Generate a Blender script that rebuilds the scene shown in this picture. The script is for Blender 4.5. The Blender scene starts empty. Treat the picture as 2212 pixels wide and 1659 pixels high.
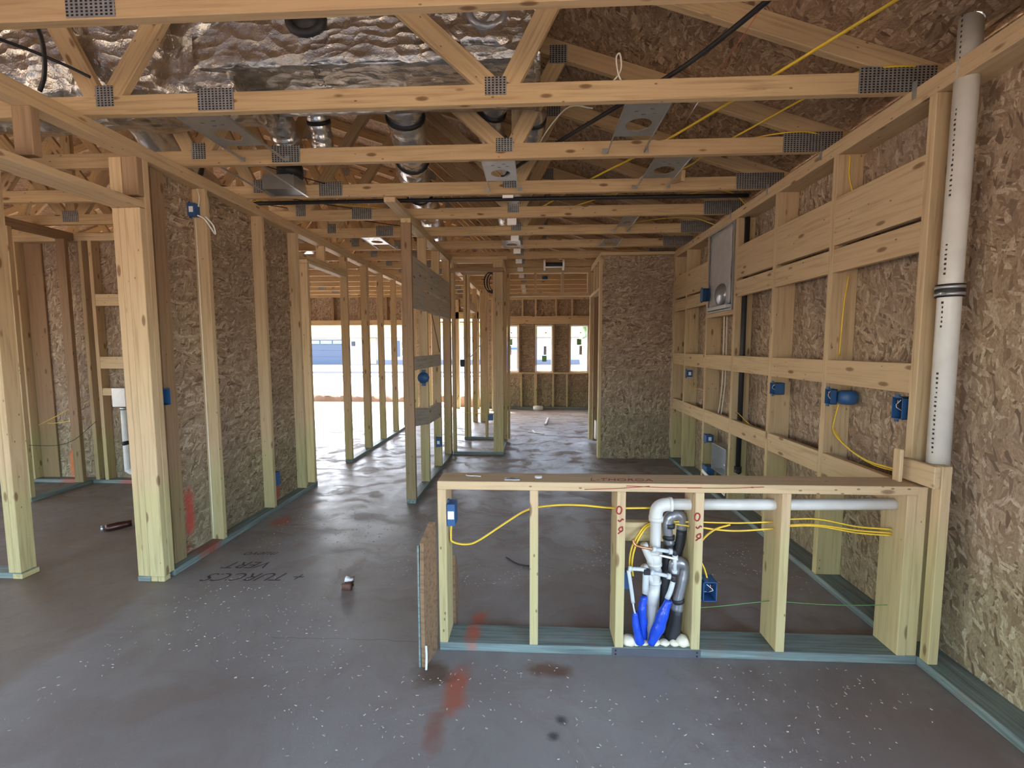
import bpy, bmesh, math, random
from mathutils import Vector, Matrix, noise
random.seed(7)
S = bpy.context.scene
COL = S.collection

# ------------------------------------------------------------------ camera
CAM_H = 1.376
F_PX, PITCH, YAW, ROLL = 975.3, .0818, -.0486, -.0024
fw = Vector((math.sin(YAW)*math.cos(PITCH), math.cos(YAW)*math.cos(PITCH), -math.sin(PITCH)))
rt = Vector((math.cos(YAW), -math.sin(YAW), 0))
up = rt.cross(fw)
r2 = math.cos(ROLL)*rt + math.sin(ROLL)*up
u2 = -math.sin(ROLL)*rt + math.cos(ROLL)*up
cd = bpy.data.cameras.new('camera')
cd.sensor_width = 36; cd.lens = 36*F_PX/2212; cd.clip_start = .02; cd.clip_end = 500
cam = bpy.data.objects.new('camera', cd); COL.objects.link(cam)
cam.matrix_world = Matrix(((r2.x, u2.x, -fw.x, 0), (r2.y, u2.y, -fw.y, 0), (r2.z, u2.z, -fw.z, CAM_H), (0, 0, 0, 1)))
S.camera = cam

# ------------------------------------------------------------------ light
S.view_settings.view_transform = 'Standard'
S.view_settings.look = 'None'
S.view_settings.gamma = 1
S.view_settings.use_curve_mapping = False
S.view_settings.exposure = 3.08
w = bpy.data.worlds.new('sky'); S.world = w; w.use_nodes = True
nt = w.node_tree; bgn = nt.nodes['Background']
sky = nt.nodes.new('ShaderNodeTexSky'); sky.sky_type = 'NISHITA'; sky.sun_disc = False
sky.sun_elevation = math.radians(52); sky.sun_rotation = math.radians(-40); sky.air_density = 1.0; sky.dust_density = 3.0
nt.links.new(sky.outputs[0], bgn.inputs[0]); bgn.inputs[1].default_value = .40
sd = bpy.data.lights.new('sun', 'SUN'); sd.energy = 3.6; sd.angle = .01; sd.color = (1, .955, .90)
sun = bpy.data.objects.new('sun', sd); COL.objects.link(sun)
sun.rotation_euler = Vector((.38, -.36, -1.0)).to_track_quat('-Z', 'Y').to_euler()
S.cycles.use_denoising = True
S.cycles.max_bounces = 10; S.cycles.diffuse_bounces = 7; S.cycles.glossy_bounces = 4
S.cycles.sample_clamp_indirect = 6

# ------------------------------------------------------------------ materials
class N:
    def __init__(s, name):
        s.m = bpy.data.materials.new(name); s.m.use_nodes = True
        s.t = s.m.node_tree; s.b = s.t.nodes['Principled BSDF']
    def n(s, typ, **kw):
        x = s.t.nodes.new('ShaderNode'+typ)
        for k, v in kw.items():
            if k.startswith('i_'): x.inputs[int(k[2:])].default_value = v
            else: setattr(x, k, v)
        return x
    def l(s, a, b): s.t.links.new(a, b)
    def math(s, op, a, b=0., clamp=False):
        x = s.n('Math', operation=op, use_clamp=clamp)
        for i, v in enumerate((a, b)):
            if isinstance(v, (int, float)): x.inputs[i].default_value = v
            else: s.l(v, x.inputs[i])
        return x.outputs[0]
    def vmath(s, op, a, b):
        x = s.n('VectorMath', operation=op)
        for i, v in enumerate((a, b)):
            if isinstance(v, (tuple, Vector)): x.inputs[i].default_value = v
            else: s.l(v, x.inputs[i])
        return x.outputs[0]
    def mix(s, f, a, b, blend='MIX'):
        x = s.n('Mix', data_type='RGBA', blend_type=blend)
        for i, v in ((0, f), (6, a), (7, b)):
            if isinstance(v, (int, float)): x.inputs[i].default_value = v
            elif isinstance(v, tuple): x.inputs[i].default_value = (*v, 1)
            else: s.l(v, x.inputs[i])
        return x.outputs[2]
    def ramp(s, f, stops, interp='LINEAR'):
        x = s.n('ValToRGB'); r = x.color_ramp; r.interpolation = interp
        while len(r.elements) < len(stops): r.elements.new(.5)
        for e, (p, c) in zip(r.elements, stops):
            e.position = p; e.color = (*c, 1) if isinstance(c, tuple) else (c, c, c, 1)
        s.l(f, x.inputs[0]); return x.outputs[0]
    def mapping(s, v, scale=(1, 1, 1), rot=(0, 0, 0), loc=(0, 0, 0)):
        x = s.n('Mapping'); x.inputs[1].default_value = loc; x.inputs[2].default_value = rot; x.inputs[3].default_value = scale
        s.l(v, x.inputs[0]); return x.outputs[0]
    def noise(s, v, scale=5, detail=3, rough=.5, dist=0):
        x = s.n('TexNoise'); x.inputs['Scale'].default_value = scale; x.inputs['Detail'].default_value = detail
        x.inputs['Roughness'].default_value = rough; x.inputs['Distortion'].default_value = dist
        s.l(v, x.inputs['Vector']); return x.outputs
    def vor(s, v, scale=5, feature='F1'):
        x = s.n('TexVoronoi', feature=feature); x.inputs['Scale'].default_value = scale
        s.l(v, x.inputs['Vector']); return x.outputs
    def bump(s, h, strength=.3, dist=.01):
        x = s.n('Bump'); x.inputs['Strength'].default_value = strength; x.inputs['Distance'].default_value = dist
        s.l(h, x.inputs['Height']); s.l(x.outputs[0], s.b.inputs['Normal'])
    def obj(s): return s.n('TexCoord').outputs['Object']
    def pos(s): return s.n('NewGeometry').outputs['Position']
    def spot(s, p, c, r, col, base, soft=.5):
        """a sprayed or smeared mark, or painted-in light, of its own shape at place c with radii r"""
        d = s.vmath('SUBTRACT', p, tuple(c)); d = s.vmath('MULTIPLY', d, tuple(1/x for x in r))
        ln = s.n('VectorMath', operation='LENGTH'); s.l(d, ln.inputs[0])
        nz = s.noise(p, 9, 4, .65)[0]
        v = s.math('ADD', ln.outputs['Value'], s.math('MULTIPLY', s.math('SUBTRACT', nz, .5), 1.6))
        f = s.n('MapRange'); s.l(v, f.inputs[0]); f.inputs[1].default_value = 1; f.inputs[2].default_value = 1-soft
        f.inputs[3].default_value = 0; f.inputs[4].default_value = .85
        return s.mix(f.outputs[0], base, col)

def simple(name, col, rough=.5, metal=0., bump=None, trans=0., spec=None, emis=None):
    a = N(name); a.b.inputs['Base Color'].default_value = (*col, 1)
    a.b.inputs['Roughness'].default_value = rough; a.b.inputs['Metallic'].default_value = metal
    if trans: a.b.inputs['Transmission Weight'].default_value = trans
    v = a.noise(a.obj(), 14, 3)[0]
    a.l(a.mix(.18, col, a.ramp(v, [(.3, tuple(c*.55 for c in col)), (.7, tuple(min(1, c*1.2) for c in col))])), a.b.inputs['Base Color'])
    if bump:
        n = a.noise(a.obj(), bump[0], 3)[0]; a.bump(n, bump[1], .01)
    return a.m

def lumber(name, light, dark, red, stain=True, knots=1.):
    a = N(name); o = a.obj(); rnd = a.n('ObjectInfo').outputs['Random']
    off = a.n('CombineXYZ'); a.l(a.math('MULTIPLY', rnd, 37.), off.inputs[0]); a.l(a.math('MULTIPLY', rnd, 13.), off.inputs[1])
    v = a.vmath('ADD', o, off.outputs[0])
    g = a.noise(a.mapping(v, (1.2, 26, 26)), 2.2, 5, .55, .5)[0]
    g2 = a.noise(a.mapping(v, (4, 120, 120)), 1.6, 2)[0]
    big = a.noise(a.mapping(v, (1.5, 5, 5)), 1.5, 2)[0]
    c = a.ramp(g, [(.28, dark), (.52, light), (.75, tuple(x*1.06 for x in light))])
    c = a.mix(a.math('MULTIPLY', g2, .22), c, dark)
    c = a.mix(a.math('MULTIPLY', a.ramp(big, [(.4, 0.), (.75, 1.)]), .35), c, red)
    c = a.mix(a.math('MULTIPLY', rnd, .42), c, red)
    k = a.vor(a.mapping(v, (5.2, 15, 15)), 1.)
    sep = a.n('SeparateColor'); a.l(k['Color'], sep.inputs[0])
    kk = a.math('MULTIPLY', a.math('GREATER_THAN', sep.outputs[0], .55), a.ramp(k['Distance'], [(.0, 1.), (.13, .85), (.2, 0.)]))
    c = a.mix(a.math('MULTIPLY', kk, .8*knots), c, (.13, .055, .02))
    # nail and dirt specks
    s2 = a.vor(a.mapping(v, (16, 30, 30)), 1.)
    sp = a.n('SeparateColor'); a.l(s2['Color'], sp.inputs[0])
    c = a.mix(a.math('MULTIPLY', a.math('MULTIPLY', a.math('GREATER_THAN', sp.outputs[1], .8), a.math('LESS_THAN', s2['Distance'], .12)), .65), c, (.08, .05, .03))
    if stain:   # green borate treatment sprayed on the lowest part of the framing
        p = a.pos(); z = a.n('SeparateXYZ'); a.l(p, z.inputs[0])
        zz = a.math('ADD', z.outputs[2], a.math('MULTIPLY', a.noise(p, 3.5, 3)[0], .35))
        mr = a.n('MapRange'); a.l(zz, mr.inputs[0]); mr.inputs[1].default_value = .86; mr.inputs[2].default_value = .62
        mr.inputs[3].default_value = 0; mr.inputs[4].default_value = .55
        c = a.mix(mr.outputs[0], c, a.mix(1., c, (.78, 1.02, .72), 'MULTIPLY'))
    a.l(c, a.b.inputs['Base Color']); a.b.inputs['Roughness'].default_value = .72
    a.b.inputs['Specular IOR Level'].default_value = .25
    a.bump(g, .12, .004)
    return a.m

def osb(name, tint=(1, 1, 1), spots=(), stain=True, dark=1.):
    a = N(name); o = a.obj(); rnd = a.n('ObjectInfo').outputs['Random']
    wv = a.noise(o, 5, 2)[1]
    v = a.vmath('ADD', o, a.vmath('MULTIPLY', a.vmath('SUBTRACT', wv, (.5, .5, .5)), (.10, .10, .0)))
    layers = []
    for i, (rot, sc) in enumerate(((1.35, 1.), (.75, 1.1), (2.0, .85), (2.7, 1.25), (1.65, 1.2))):
        q = a.vor(a.mapping(a.mapping(v, rot=(0, 0, rot)), (15*sc, 60*sc, 1), loc=(i*3.7, i*1.3, i)), 1.)
        sp = a.n('SeparateColor'); a.l(q['Color'], sp.inputs[0]); layers.append((sp, q))
    c = None
    pal = [(0., (.13, .085, .055)), (.12, (.25, .17, .105)), (.42, (.36, .255, .165)), (.72, (.45, .335, .225)), (.90, (.62, .50, .36)), (1., (.33, .22, .14))]
    for i, (sp, q) in enumerate(layers):
        cc = a.ramp(sp.outputs[0], pal)
        if c is None: c = cc
        else: c = a.mix(a.math('GREATER_THAN', sp.outputs[1], .45+.05*i), c, cc)
    fine = a.noise(a.mapping(v, (60, 25, 1)), 3, 3)[0]
    c = a.mix(a.ramp(fine, [(.35, .45), (.6, 0.)]), c, (.14, .09, .055))
    big = a.noise(o, 1.3, 3)[0]
    c = a.mix(a.ramp(big, [(.35, .4), (.65, 0.)]), c, (.22, .16, .12))
    c = a.mix(1., c, tuple(t*dark for t in tint), 'MULTIPLY')
    p = a.pos()
    if stain:
        z = a.n('SeparateXYZ'); a.l(p, z.inputs[0])
        zz = a.math('ADD', z.outputs[2], a.math('MULTIPLY', a.noise(p, 2.5, 3)[0], .3))
        mr = a.n('MapRange'); a.l(zz, mr.inputs[0]); mr.inputs[1].default_value = .9; mr.inputs[2].default_value = .5
        mr.inputs[3].default_value = 0; mr.inputs[4].default_value = .6
        c = a.mix(mr.outputs[0], c, a.mix(1., c, (.74, .88, .70), 'MULTIPLY'))
    for (cc, rr, col) in spots: c = a.spot(p, cc, rr, col, c)
    a.l(c, a.b.inputs['Base Color']); a.b.inputs['Roughness'].default_value = .7
    a.b.inputs['Specular IOR Level'].default_value = .3
    a.bump(layers[0][0].outputs[0], .15, .002)
    return a.m

def concrete():
    a = N('concrete_slab'); p = a.pos()
    n1 = a.noise(p, .9, 5, .6)[0]; n2 = a.noise(p, 5, 5, .65)[0]; n3 = a.noise(p, 60, 3, .6)[0]
    c = a.ramp(n1, [(.3, (.205, .185, .162)), (.5, (.262, .238, .213)), (.7, (.31, .29, .265))])
    c = a.mix(a.math('MULTIPLY', n2, .3), c, (.21, .175, .145))
    c = a.mix(a.math('MULTIPLY', n3, .25), c, (.14, .125, .115))
    # dried mud dragged about by boots
    wv = a.noise(p, 1.6, 3)[1]
    v = a.vmath('ADD', p, a.vmath('MULTIPLY', a.vmath('SUBTRACT', wv, (.5, .5, .5)), (1.2, 1.2, 0)))
    st = a.noise(a.mapping(v, (1.2, 2.6, 1), (0, 0, .6)), 2.1, 6, .62)[0]
    y = a.n('SeparateXYZ'); a.l(p, y.inputs[0])
    mr = a.n('MapRange'); a.l(y.outputs[1], mr.inputs[0]); mr.inputs[1].default_value = 1.5; mr.inputs[2].default_value = 5.5
    mr.inputs[3].default_value = .15; mr.inputs[4].default_value = 1.
    mud = a.math('MULTIPLY', a.ramp(st, [(.50, 0.), (.58, .8), (.7, 1.)]), mr.outputs[0])
    c = a.mix(a.math('MULTIPLY', mud, .75), c, (.20, .135, .095))
    st2 = a.noise(a.mapping(v, (2, 7, 1), (0, 0, .35)), 2.6, 4, .6)[0]
    c = a.mix(a.math('MULTIPLY', a.ramp(st2, [(.60, 0.), (.68, .55)]), mr.outputs[0]), c, (.10, .07, .052))
    ex = a.math('ADD', y.outputs[0], a.math('MULTIPLY', a.noise(p, 2.5, 4)[0], .16))  # warm side-room light painted brown into the floor, edge at the doorway
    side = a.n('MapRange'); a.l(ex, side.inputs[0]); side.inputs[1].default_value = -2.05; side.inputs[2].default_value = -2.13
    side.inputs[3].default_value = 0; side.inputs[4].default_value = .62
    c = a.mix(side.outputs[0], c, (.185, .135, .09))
    big = a.noise(a.mapping(v, (.8, 1.5, 1)), 1.4, 5, .6)[0]
    c = a.mix(a.ramp(big, [(.48, 0.), (.66, .55)]), c, (.18, .135, .105))
    # side-room warm light painted as a brown patch, then a brown dusted part
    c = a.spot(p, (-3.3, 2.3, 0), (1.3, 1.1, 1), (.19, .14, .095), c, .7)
    c = a.spot(p, (1.3, 1.4, 0), (.75, .9, 1), (.16, .125, .10), c, .7)
    # sawdust
    for sc, th in ((90, .13), (150, .16)):
        q = a.vor(a.mapping(p, (1, 1.6, 1), (0, 0, .5)), sc); sp = a.n('SeparateColor'); a.l(q['Color'], sp.inputs[0])
        k = a.math('MULTIPLY', a.math('LESS_THAN', q['Distance'], th), a.math('GREATER_THAN', sp.outputs[0], .72))
        k = a.math('MULTIPLY', k, a.ramp(a.noise(p, 1.7, 3)[0], [(.42, 0.), (.58, .9)]))
        c = a.mix(k, c, (.44, .39, .33))
    # crack
    cr = a.math('ABSOLUTE', a.math('SUBTRACT', y.outputs[1], a.math('ADD', 1.96, a.math('MULTIPLY', a.noise(p, 6, 4)[0], .06))))
    inx = a.math('MULTIPLY', a.math('GREATER_THAN', y.outputs[0], -1.25), a.math('LESS_THAN', y.outputs[0], -.46))
    c = a.mix(a.math('MULTIPLY', a.math('MULTIPLY', a.math('LESS_THAN', cr, .0016), inx), .6), c, (.06, .045, .04))
    for cc, rr, col in (((-.315, 1.72, 0), (.065, .17, 1), (.36, .10, .055)), ((-.27, 2.18, 0), (.05, .07, 1), (.42, .10, .05)), ((-.36, 1.50, 0), (.055, .12, 1), (.22, .11, .08)),
                        ((-2.0, 3.4, 0), (.10, .13, 1), (.34, .10, .06)), ((-1.9, 3.75, 0), (.14, .06, 1), (.30, .12, .08)), ((-.43, 1.78, 0), (.11, .09, 1), (.10, .062, .038)),
                        ((.07, 1.83, 0), (.11, .06, 1), (.15, .075, .045)), ((.10, 1.57, 0), (.03, .03, 1), (.05, .045, .042)), ((.07, 1.50, 0), (.03, .03, 1), (.05, .045, .042)),
                        ((1.74, 1.55, 0), (.08, .25, 1), (.22, .05, .04)), ((-4.6, 4.1, 0), (.15, .1, 1), (.35, .10, .06))):
        c = a.spot(p, cc, rr, col, c, .6)
    a.l(c, a.b.inputs['Base Color'])
    rr = a.n('MapRange'); a.l(a.math('ADD', a.math('MULTIPLY', mud, .5), n2), rr.inputs[0]); rr.inputs[1].default_value = .3; rr.inputs[2].default_value = 1.
    rr.inputs[3].default_value = .34; rr.inputs[4].default_value = .75
    a.l(rr.outputs[0], a.b.inputs['Roughness']); a.b.inputs['Specular IOR Level'].default_value = .36
    a.bump(a.math('ADD', a.math('MULTIPLY', st, .6), a.math('MULTIPLY', n3, .15)), .25, .01)
    return a.m

def treated():
    a = N('treated_green_lumber'); o = a.obj()
    g = a.noise(a.mapping(o, (1.2, 24, 24)), 2.5, 5, .6, .4)[0]
    c = a.ramp(g, [(.3, (.07, .09, .078)), (.5, (.15, .195, .172)), (.75, (.235, .29, .255))])
    b = a.noise(o, 7, 4)[0]
    c = a.mix(a.ramp(b, [(.55, 0.), (.75, .5)]), c, (.20, .14, .10))
    for cc, rr, col in (((-.28, 2.0, .03), (.05, .10, .2), (.42, .09, .04)), ((-2.2, 2.85, .03), (.1, .14, .2), (.30, .06, .03)), ((-4.7, 4.3, .03), (.2, .1, .2), (.35, .11, .06)), ((-4.1, 4.3, .03), (.12, .1, .2), (.35, .09, .06))):
        c = a.spot(a.pos(), cc, rr, col, c, .6)
    a.l(c, a.b.inputs['Base Color']); a.b.inputs['Roughness'].default_value = .6
    a.bump(g, .15, .004); return a.m

def gusset_mat():
    a = N('toothed_galvanized_steel'); o = a.obj(); s = a.n('SeparateXYZ'); a.l(o, s.inputs[0])
    u = a.math('SINE', a.math('MULTIPLY', s.outputs[0], 360.)); v = a.math('SINE', a.math('MULTIPLY', s.outputs[1], 560.))
    f = a.math('MULTIPLY', a.math('GREATER_THAN', u, -.1), a.math('GREATER_THAN', v, -.25))
    nz = a.noise(o, 30, 3)[0]
    c = a.mix(f, a.ramp(nz, [(.3, (.30, .30, .29)), (.7, (.46, .45, .42))]), (.035, .032, .03))
    a.l(c, a.b.inputs['Base Color']); a.b.inputs['Metallic'].default_value = .65; a.b.inputs['Roughness'].default_value = .42
    a.bump(f, .6, .003); return a.m

def foil_mat():
    a = N('foil_insulation_jacket'); o = a.obj()
    v = a.vmath('ADD', o, a.vmath('MULTIPLY', a.noise(o, 3, 3)[1], (.2, .2, .2)))
    q = a.vor(a.mapping(v, (9, 22, 22), (0, .4, .5)), 1., 'F1'); n = a.noise(o, 14, 5, .65)[0]
    grid = a.math('MAXIMUM', a.math('SINE', a.math('MULTIPLY', a.math('ADD', a.n('SeparateXYZ').outputs[0], 0), 1)), 0)
    a.l(a.ramp(n, [(.3, (.44, .42, .38)), (.7, (.68, .65, .60))]), a.b.inputs['Base Color'])
    a.b.inputs['Metallic'].default_value = .95; a.b.inputs['Roughness'].default_value = .27
    a.bump(a.math('ADD', q['Distance'], a.math('MULTIPLY', n, .8)), .55, .03); return a.m

M = {}
M['pine'] = lumber('pine_lumber', (.58, .435, .255), (.40, .28, .145), (.50, .34, .19))
M['truss'] = lumber('truss_lumber', (.57, .41, .22), (.37, .245, .12), (.45, .29, .155), stain=False, knots=1.1)
M['brown'] = lumber('browned_lumber', (.33, .215, .125), (.22, .14, .08), (.28, .17, .095))
M['bark'] = lumber('rough_bark_lumber', (.26, .16, .085), (.09, .05, .028), (.20, .12, .07), stain=False)
M['grey'] = lumber('weathered_lumber', (.48, .44, .36), (.30, .27, .22), (.42, .36, .28), stain=False)
M['treated'] = treated()
M['osb'] = osb('osb_sheathing')
M['osbl'] = osb('osb_sheathing_marked', spots=(((-2.28, 2.78, .30), (.2, .06, .22), (.50, .075, .05)), ((-2.28, 3.75, .12), (.2, .08, .12), (.45, .10, .07)), ((-2.28, 2.66, .06), (.2, .12, .06), (.3, .05, .03)),
                                                   ((-4.78, 4.39, .22), (.05, .2, .20), (.62, .15, .05)), ((-4.1, 4.39, .2), (.06, .2, .25), (.30, .07, .03)), ((1.8, 1.25, .25), (.2, .2, .3), (.60, .22, .10))))
M['osbroof'] = osb('osb_roof_deck', (1.02, .90, .78), stain=False)
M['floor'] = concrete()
M['gusset'] = gusset_mat()
M['foil'] = foil_mat()
M['hose'] = simple('silver_hose_jacket', (.74, .72, .69), .26, .9, (26, .5))
M['steel'] = simple('galvanized_sheet', (.50, .51, .50), .38, .8, (20, .1))
M['darksteel'] = simple('dark_steel_plate', (.16, .165, .18), .4, .6, (30, .1))
M['pvc'] = simple('white_pvc', (.66, .64, .57), .32)
M['pex'] = simple('clear_pex', (.55, .58, .57), .25)
M['blue'] = simple('blue_plastic_box', (.025, .09, .22), .45)
M['bluebag'] = simple('blue_plastic_sleeve', (.015, .07, .52), .25, 0, (30, .5))
M['black'] = simple('black_rubber', (.018, .018, .019), .55)
M['ductape'] = simple('grey_duct_tape', (.33, .33, .34), .28, .6, (18, .5))
M['yellow'] = simple('yellow_cable_jacket', (.78, .52, .04), .4)
M['cream'] = simple('cream_cable_jacket', (.72, .66, .50), .45)
M['foam'] = simple('spray_foam', (.78, .70, .50), .4, 0, (9, .4))
M['copper'] = simple('copper_pipe', (.75, .33, .16), .25, .9)
M['white'] = simple('white_paper', (.85, .83, .80), .6)
M['marker'] = simple('red_marker_ink', (.28, .02, .015), .6)
M['ink'] = simple('black_marker_ink', (.045, .03, .03), .6)
M['green'] = simple('green_string', (.12, .30, .09), .5)
M['vinyl'] = simple('white_vinyl_frame', (.80, .78, .68), .4)
M['sleeve'] = simple('clouded_plastic_film', (.42, .40, .38), .35, 0, (12, .3))
M['sticker'] = simple('green_glazing_sticker', (.14, .36, .12), .5)
M['bluesign'] = simple('blue_painted_wood', (.05, .16, .42), .5)
M['road'] = simple('pale_road', (.27, .265, .25), .8)
M['heap'] = simple('churned_dirt', (.20, .13, .085), .9, 0, (6, .9))
M['dirt'] = simple('bare_dirt', (.29, .22, .15), .9, 0, (3, .8))
M['gravel'] = simple('grey_gravel', (.13, .13, .15), .9, 0, (40, .9))
M['stucco'] = simple('white_stucco', (.34, .35, .38), .8)
M['creampaint'] = simple('cream_siding', (.50, .42, .20), .7)
M['garagedoor'] = simple('slate_blue_door', (.04, .055, .085), .5)
M['darkglass'] = simple('dark_window_glass', (.06, .09, .08), .1)
M['roofing'] = simple('brown_roof_tile', (.22, .15, .11), .8)
g = N('window_glass'); g.b.inputs['Transmission Weight'].default_value = 1; g.b.inputs['Roughness'].default_value = 0; g.b.inputs['IOR'].default_value = 1.05
M['glass'] = g.m
fl = N('frosted_light_tube'); fl.b.inputs['Base Color'].default_value = (.9, .9, .88, 1); M['tube'] = fl.m

# ------------------------------------------------------------------ geometry helpers
def finish(bm, name, mat, smooth=False):
    me = bpy.data.meshes.new(name); bm.normal_update(); bm.to_mesh(me); bm.free()
    me.materials.append(M[mat] if isinstance(mat, str) else mat)
    if smooth:
        for p in me.polygons: p.use_smooth = True
    return me
def put(name, me, mw=None, parent=None, label=None, cat=None, group=None, kind=None):
    o = bpy.data.objects.new(name, me); COL.objects.link(o)
    mw = mw or Matrix.Identity(4)
    if parent is not None:
        o.parent = parent; o.matrix_basis = WM[parent.name].inverted() @ mw
    else: o.matrix_basis = mw
    WM[o.name] = mw.copy()
    if label: o['label'] = label
    if cat: o['category'] = cat
    if group: o['group'] = group
    if kind: o['kind'] = kind
    return o
WM = {}
def thing(name, loc, label, cat, group=None):
    return put(name, None, Matrix.Translation(loc), None, label, cat, group)
CACHE = {}
def boxmesh(L, A, B, mat, bev=.0025):
    key = (round(L, 4), round(A, 4), round(B, 4), mat, bev)
    if key in CACHE: return CACHE[key]
    bm = bmesh.new(); bmesh.ops.create_cube(bm, size=1)
    for v in bm.verts: v.co = Vector((v.co.x*L, v.co.y*A, v.co.z*B))
    if bev and min(L, A, B) > bev*3:
        bmesh.ops.bevel(bm, geom=bm.edges[:], offset=bev, segments=1, affect='EDGES')
    CACHE[key] = me = finish(bm, 'board', mat); return me
def frame(c, X, Y):
    X = X.normalized(); Z = X.cross(Y).normalized(); Y = Z.cross(X)
    return Matrix(((X.x, Y.x, Z.x, c.x), (X.y, Y.y, Z.y, c.y), (X.z, Y.z, Z.z, c.z), (0, 0, 0, 1)))
def box(name, x0, x1, y0, y1, z0, z1, mat, **k):
    bev = k.pop('bev', .0025)
    d = (x1-x0, y1-y0, z1-z0); c = Vector(((x0+x1)/2, (y0+y1)/2, (z0+z1)/2))
    ax = [Vector((1, 0, 0)), Vector((0, 1, 0)), Vector((0, 0, 1))]
    order = sorted(range(3), key=lambda i: -abs(d[i])); i, j = order[0], order[1]; l = order[2]
    mw = frame(c, ax[i], ax[j])
    return put(name, boxmesh(abs(d[i]), abs(d[j]), abs(d[l]), mat, bev), mw, **k)
def beam(name, p0, p1, wdt, t, mat, side=(0, 1, 0), **k):
    """board from p0 to p1; wdt in the plane across `side`, t along `side`"""
    p0, p1 = Vector(p0), Vector(p1); X = p1-p0; s = Vector(side)
    Y = s.cross(X).normalized()
    return put(name, boxmesh(X.length, wdt, t, mat), frame((p0+p1)/2, X, Y), **k)
def smoothpath(pts, n=8):
    P = [Vector(p) for p in pts]
    if len(P) < 3 or n <= 1: return P
    Q = [2*P[0]-P[1]]+P+[2*P[-1]-P[-2]]; out = []
    for i in range(1, len(Q)-2):
        a, b, c, d = Q[i-1], Q[i], Q[i+1], Q[i+2]
        for j in range(n):
            t = j/n
            out.append(.5*((2*b)+(c-a)*t+(2*a-5*b+4*c-d)*t*t+(3*b-a-3*c+d)*t*t*t))
    out.append(P[-1]); return out
def tubebm(pts, r, seg=8, n=8, crump=0, bm=None, flat=None):
    bm = bm or bmesh.new(); P = smoothpath(pts, n); rings = []
    T0 = (P[1]-P[0]).normalized(); ref = Vector((0, 0, 1)) if abs(T0.z) < .9 else Vector((1, 0, 0))
    U = T0.cross(ref).normalized()
    for i, p in enumerate(P):
        T = (P[min(i+1, len(P)-1)]-P[max(i-1, 0)]).normalized()
        U = (U-T*U.dot(T)).normalized(); V = T.cross(U)
        rr = r(i/(len(P)-1)) if callable(r) else r
        ring = []
        for s in range(seg):
            a = 2*math.pi*s/seg; k = rr
            if crump:
                q = p+(U*math.cos(a)+V*math.sin(a))*rr
                k = rr*(1+crump*(noise.noise(q*11)+.6*noise.noise(q*27)))
            fx = flat or 1
            ring.append(bm.verts.new(p+U*math.cos(a)*k*fx+V*math.sin(a)*k))
        rings.append(ring)
    for a, b in zip(rings, rings[1:]):
        for s in range(seg): bm.faces.new((a[s], a[(s+1) % seg], b[(s+1) % seg], b[s]))
    bm.faces.new(rings[0][::-1]); bm.faces.new(rings[-1])
    return bm
def tube(name, pts, r, mat, seg=8, n=8, crump=0, flat=None, **k):
    c = Vector(pts[0]); pts = [Vector(p)-c for p in pts]
    return put(name, finish(tubebm(pts, r, seg, n, crump, flat=flat), name, mat, True), Matrix.Translation(c), **k)
def lumpy(name, x0, x1, y0, y1, z0, z1, mat, amp=.02, fr=6, res=.05, rnd=.0, **k):
    """box with a crumpled wrap"""
    c = Vector(((x0+x1)/2, (y0+y1)/2, (z0+z1)/2)); bm = bmesh.new(); d = Vector((x1-x0, y1-y0, z1-z0))
    bmesh.ops.create_cube(bm, size=1)
    for v in bm.verts: v.co = Vector((v.co.x*d.x, v.co.y*d.y, v.co.z*d.z))
    for ax in range(3):
        m = int(d[ax]/res)
        for i in range(1, m):
            co = Vector((0, 0, 0)); co[ax] = -d[ax]/2+d[ax]*i/m; no = Vector((0, 0, 0)); no[ax] = 1
            bmesh.ops.bisect_plane(bm, geom=bm.verts[:]+bm.edges[:]+bm.faces[:], plane_co=co, plane_no=no)
    bm.normal_update()
    for v in bm.verts:
        if rnd:
            e = Vector((v.co.x, 0, 0)); q = Vector((0, v.co.y/(d.y/2), v.co.z/(d.z/2)))
            L = q.length; m = max(abs(q.y), abs(q.z)) or 1
            f = (1-rnd)+rnd*(m/L if L else 1); v.co.y *= f; v.co.z *= f
        w_ = v.co+c
        v.co += v.normal*(amp*(noise.noise(w_*fr)+.5*noise.noise(w_*fr*2.7)))
    return put(name, finish(bm, name, mat, True), Matrix.Translation(c), **k)
def multi(name, boxes, mat, **k):
    """several boxes of one fitting in one mesh: (x0,x1,y0,y1,z0,z1)"""
    bm = bmesh.new(); c = Vector((boxes[0][0], boxes[0][2], boxes[0][4]))
    for (a, b, cc, d, e, f) in boxes:
        r = bmesh.ops.create_cube(bm, size=1)
        for v in r['verts']:
            v.co = Vector(((a+b)/2+v.co.x*(b-a), (cc+d)/2+v.co.y*(d-cc), (e+f)/2+v.co.z*(f-e)))-c
    return put(name, finish(bm, name, mat), Matrix.Translation(c), **k)
def disc(name, c, r, h, mat, axis=(0, 0, 1), seg=24, **k):
    c = Vector(c); a = Vector(axis).normalized()
    return tube(name, [c-a*h/2, c+a*h/2], r, mat, seg=seg, n=1, **k)

FYG = 10.16; W2 = .038; D4 = .0875; D6 = .14
CZ = 2.495        # underside of the trusses
TOP = CZ-2*W2     # top of the studs
XR = 1.657; XL = -2.168

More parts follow.
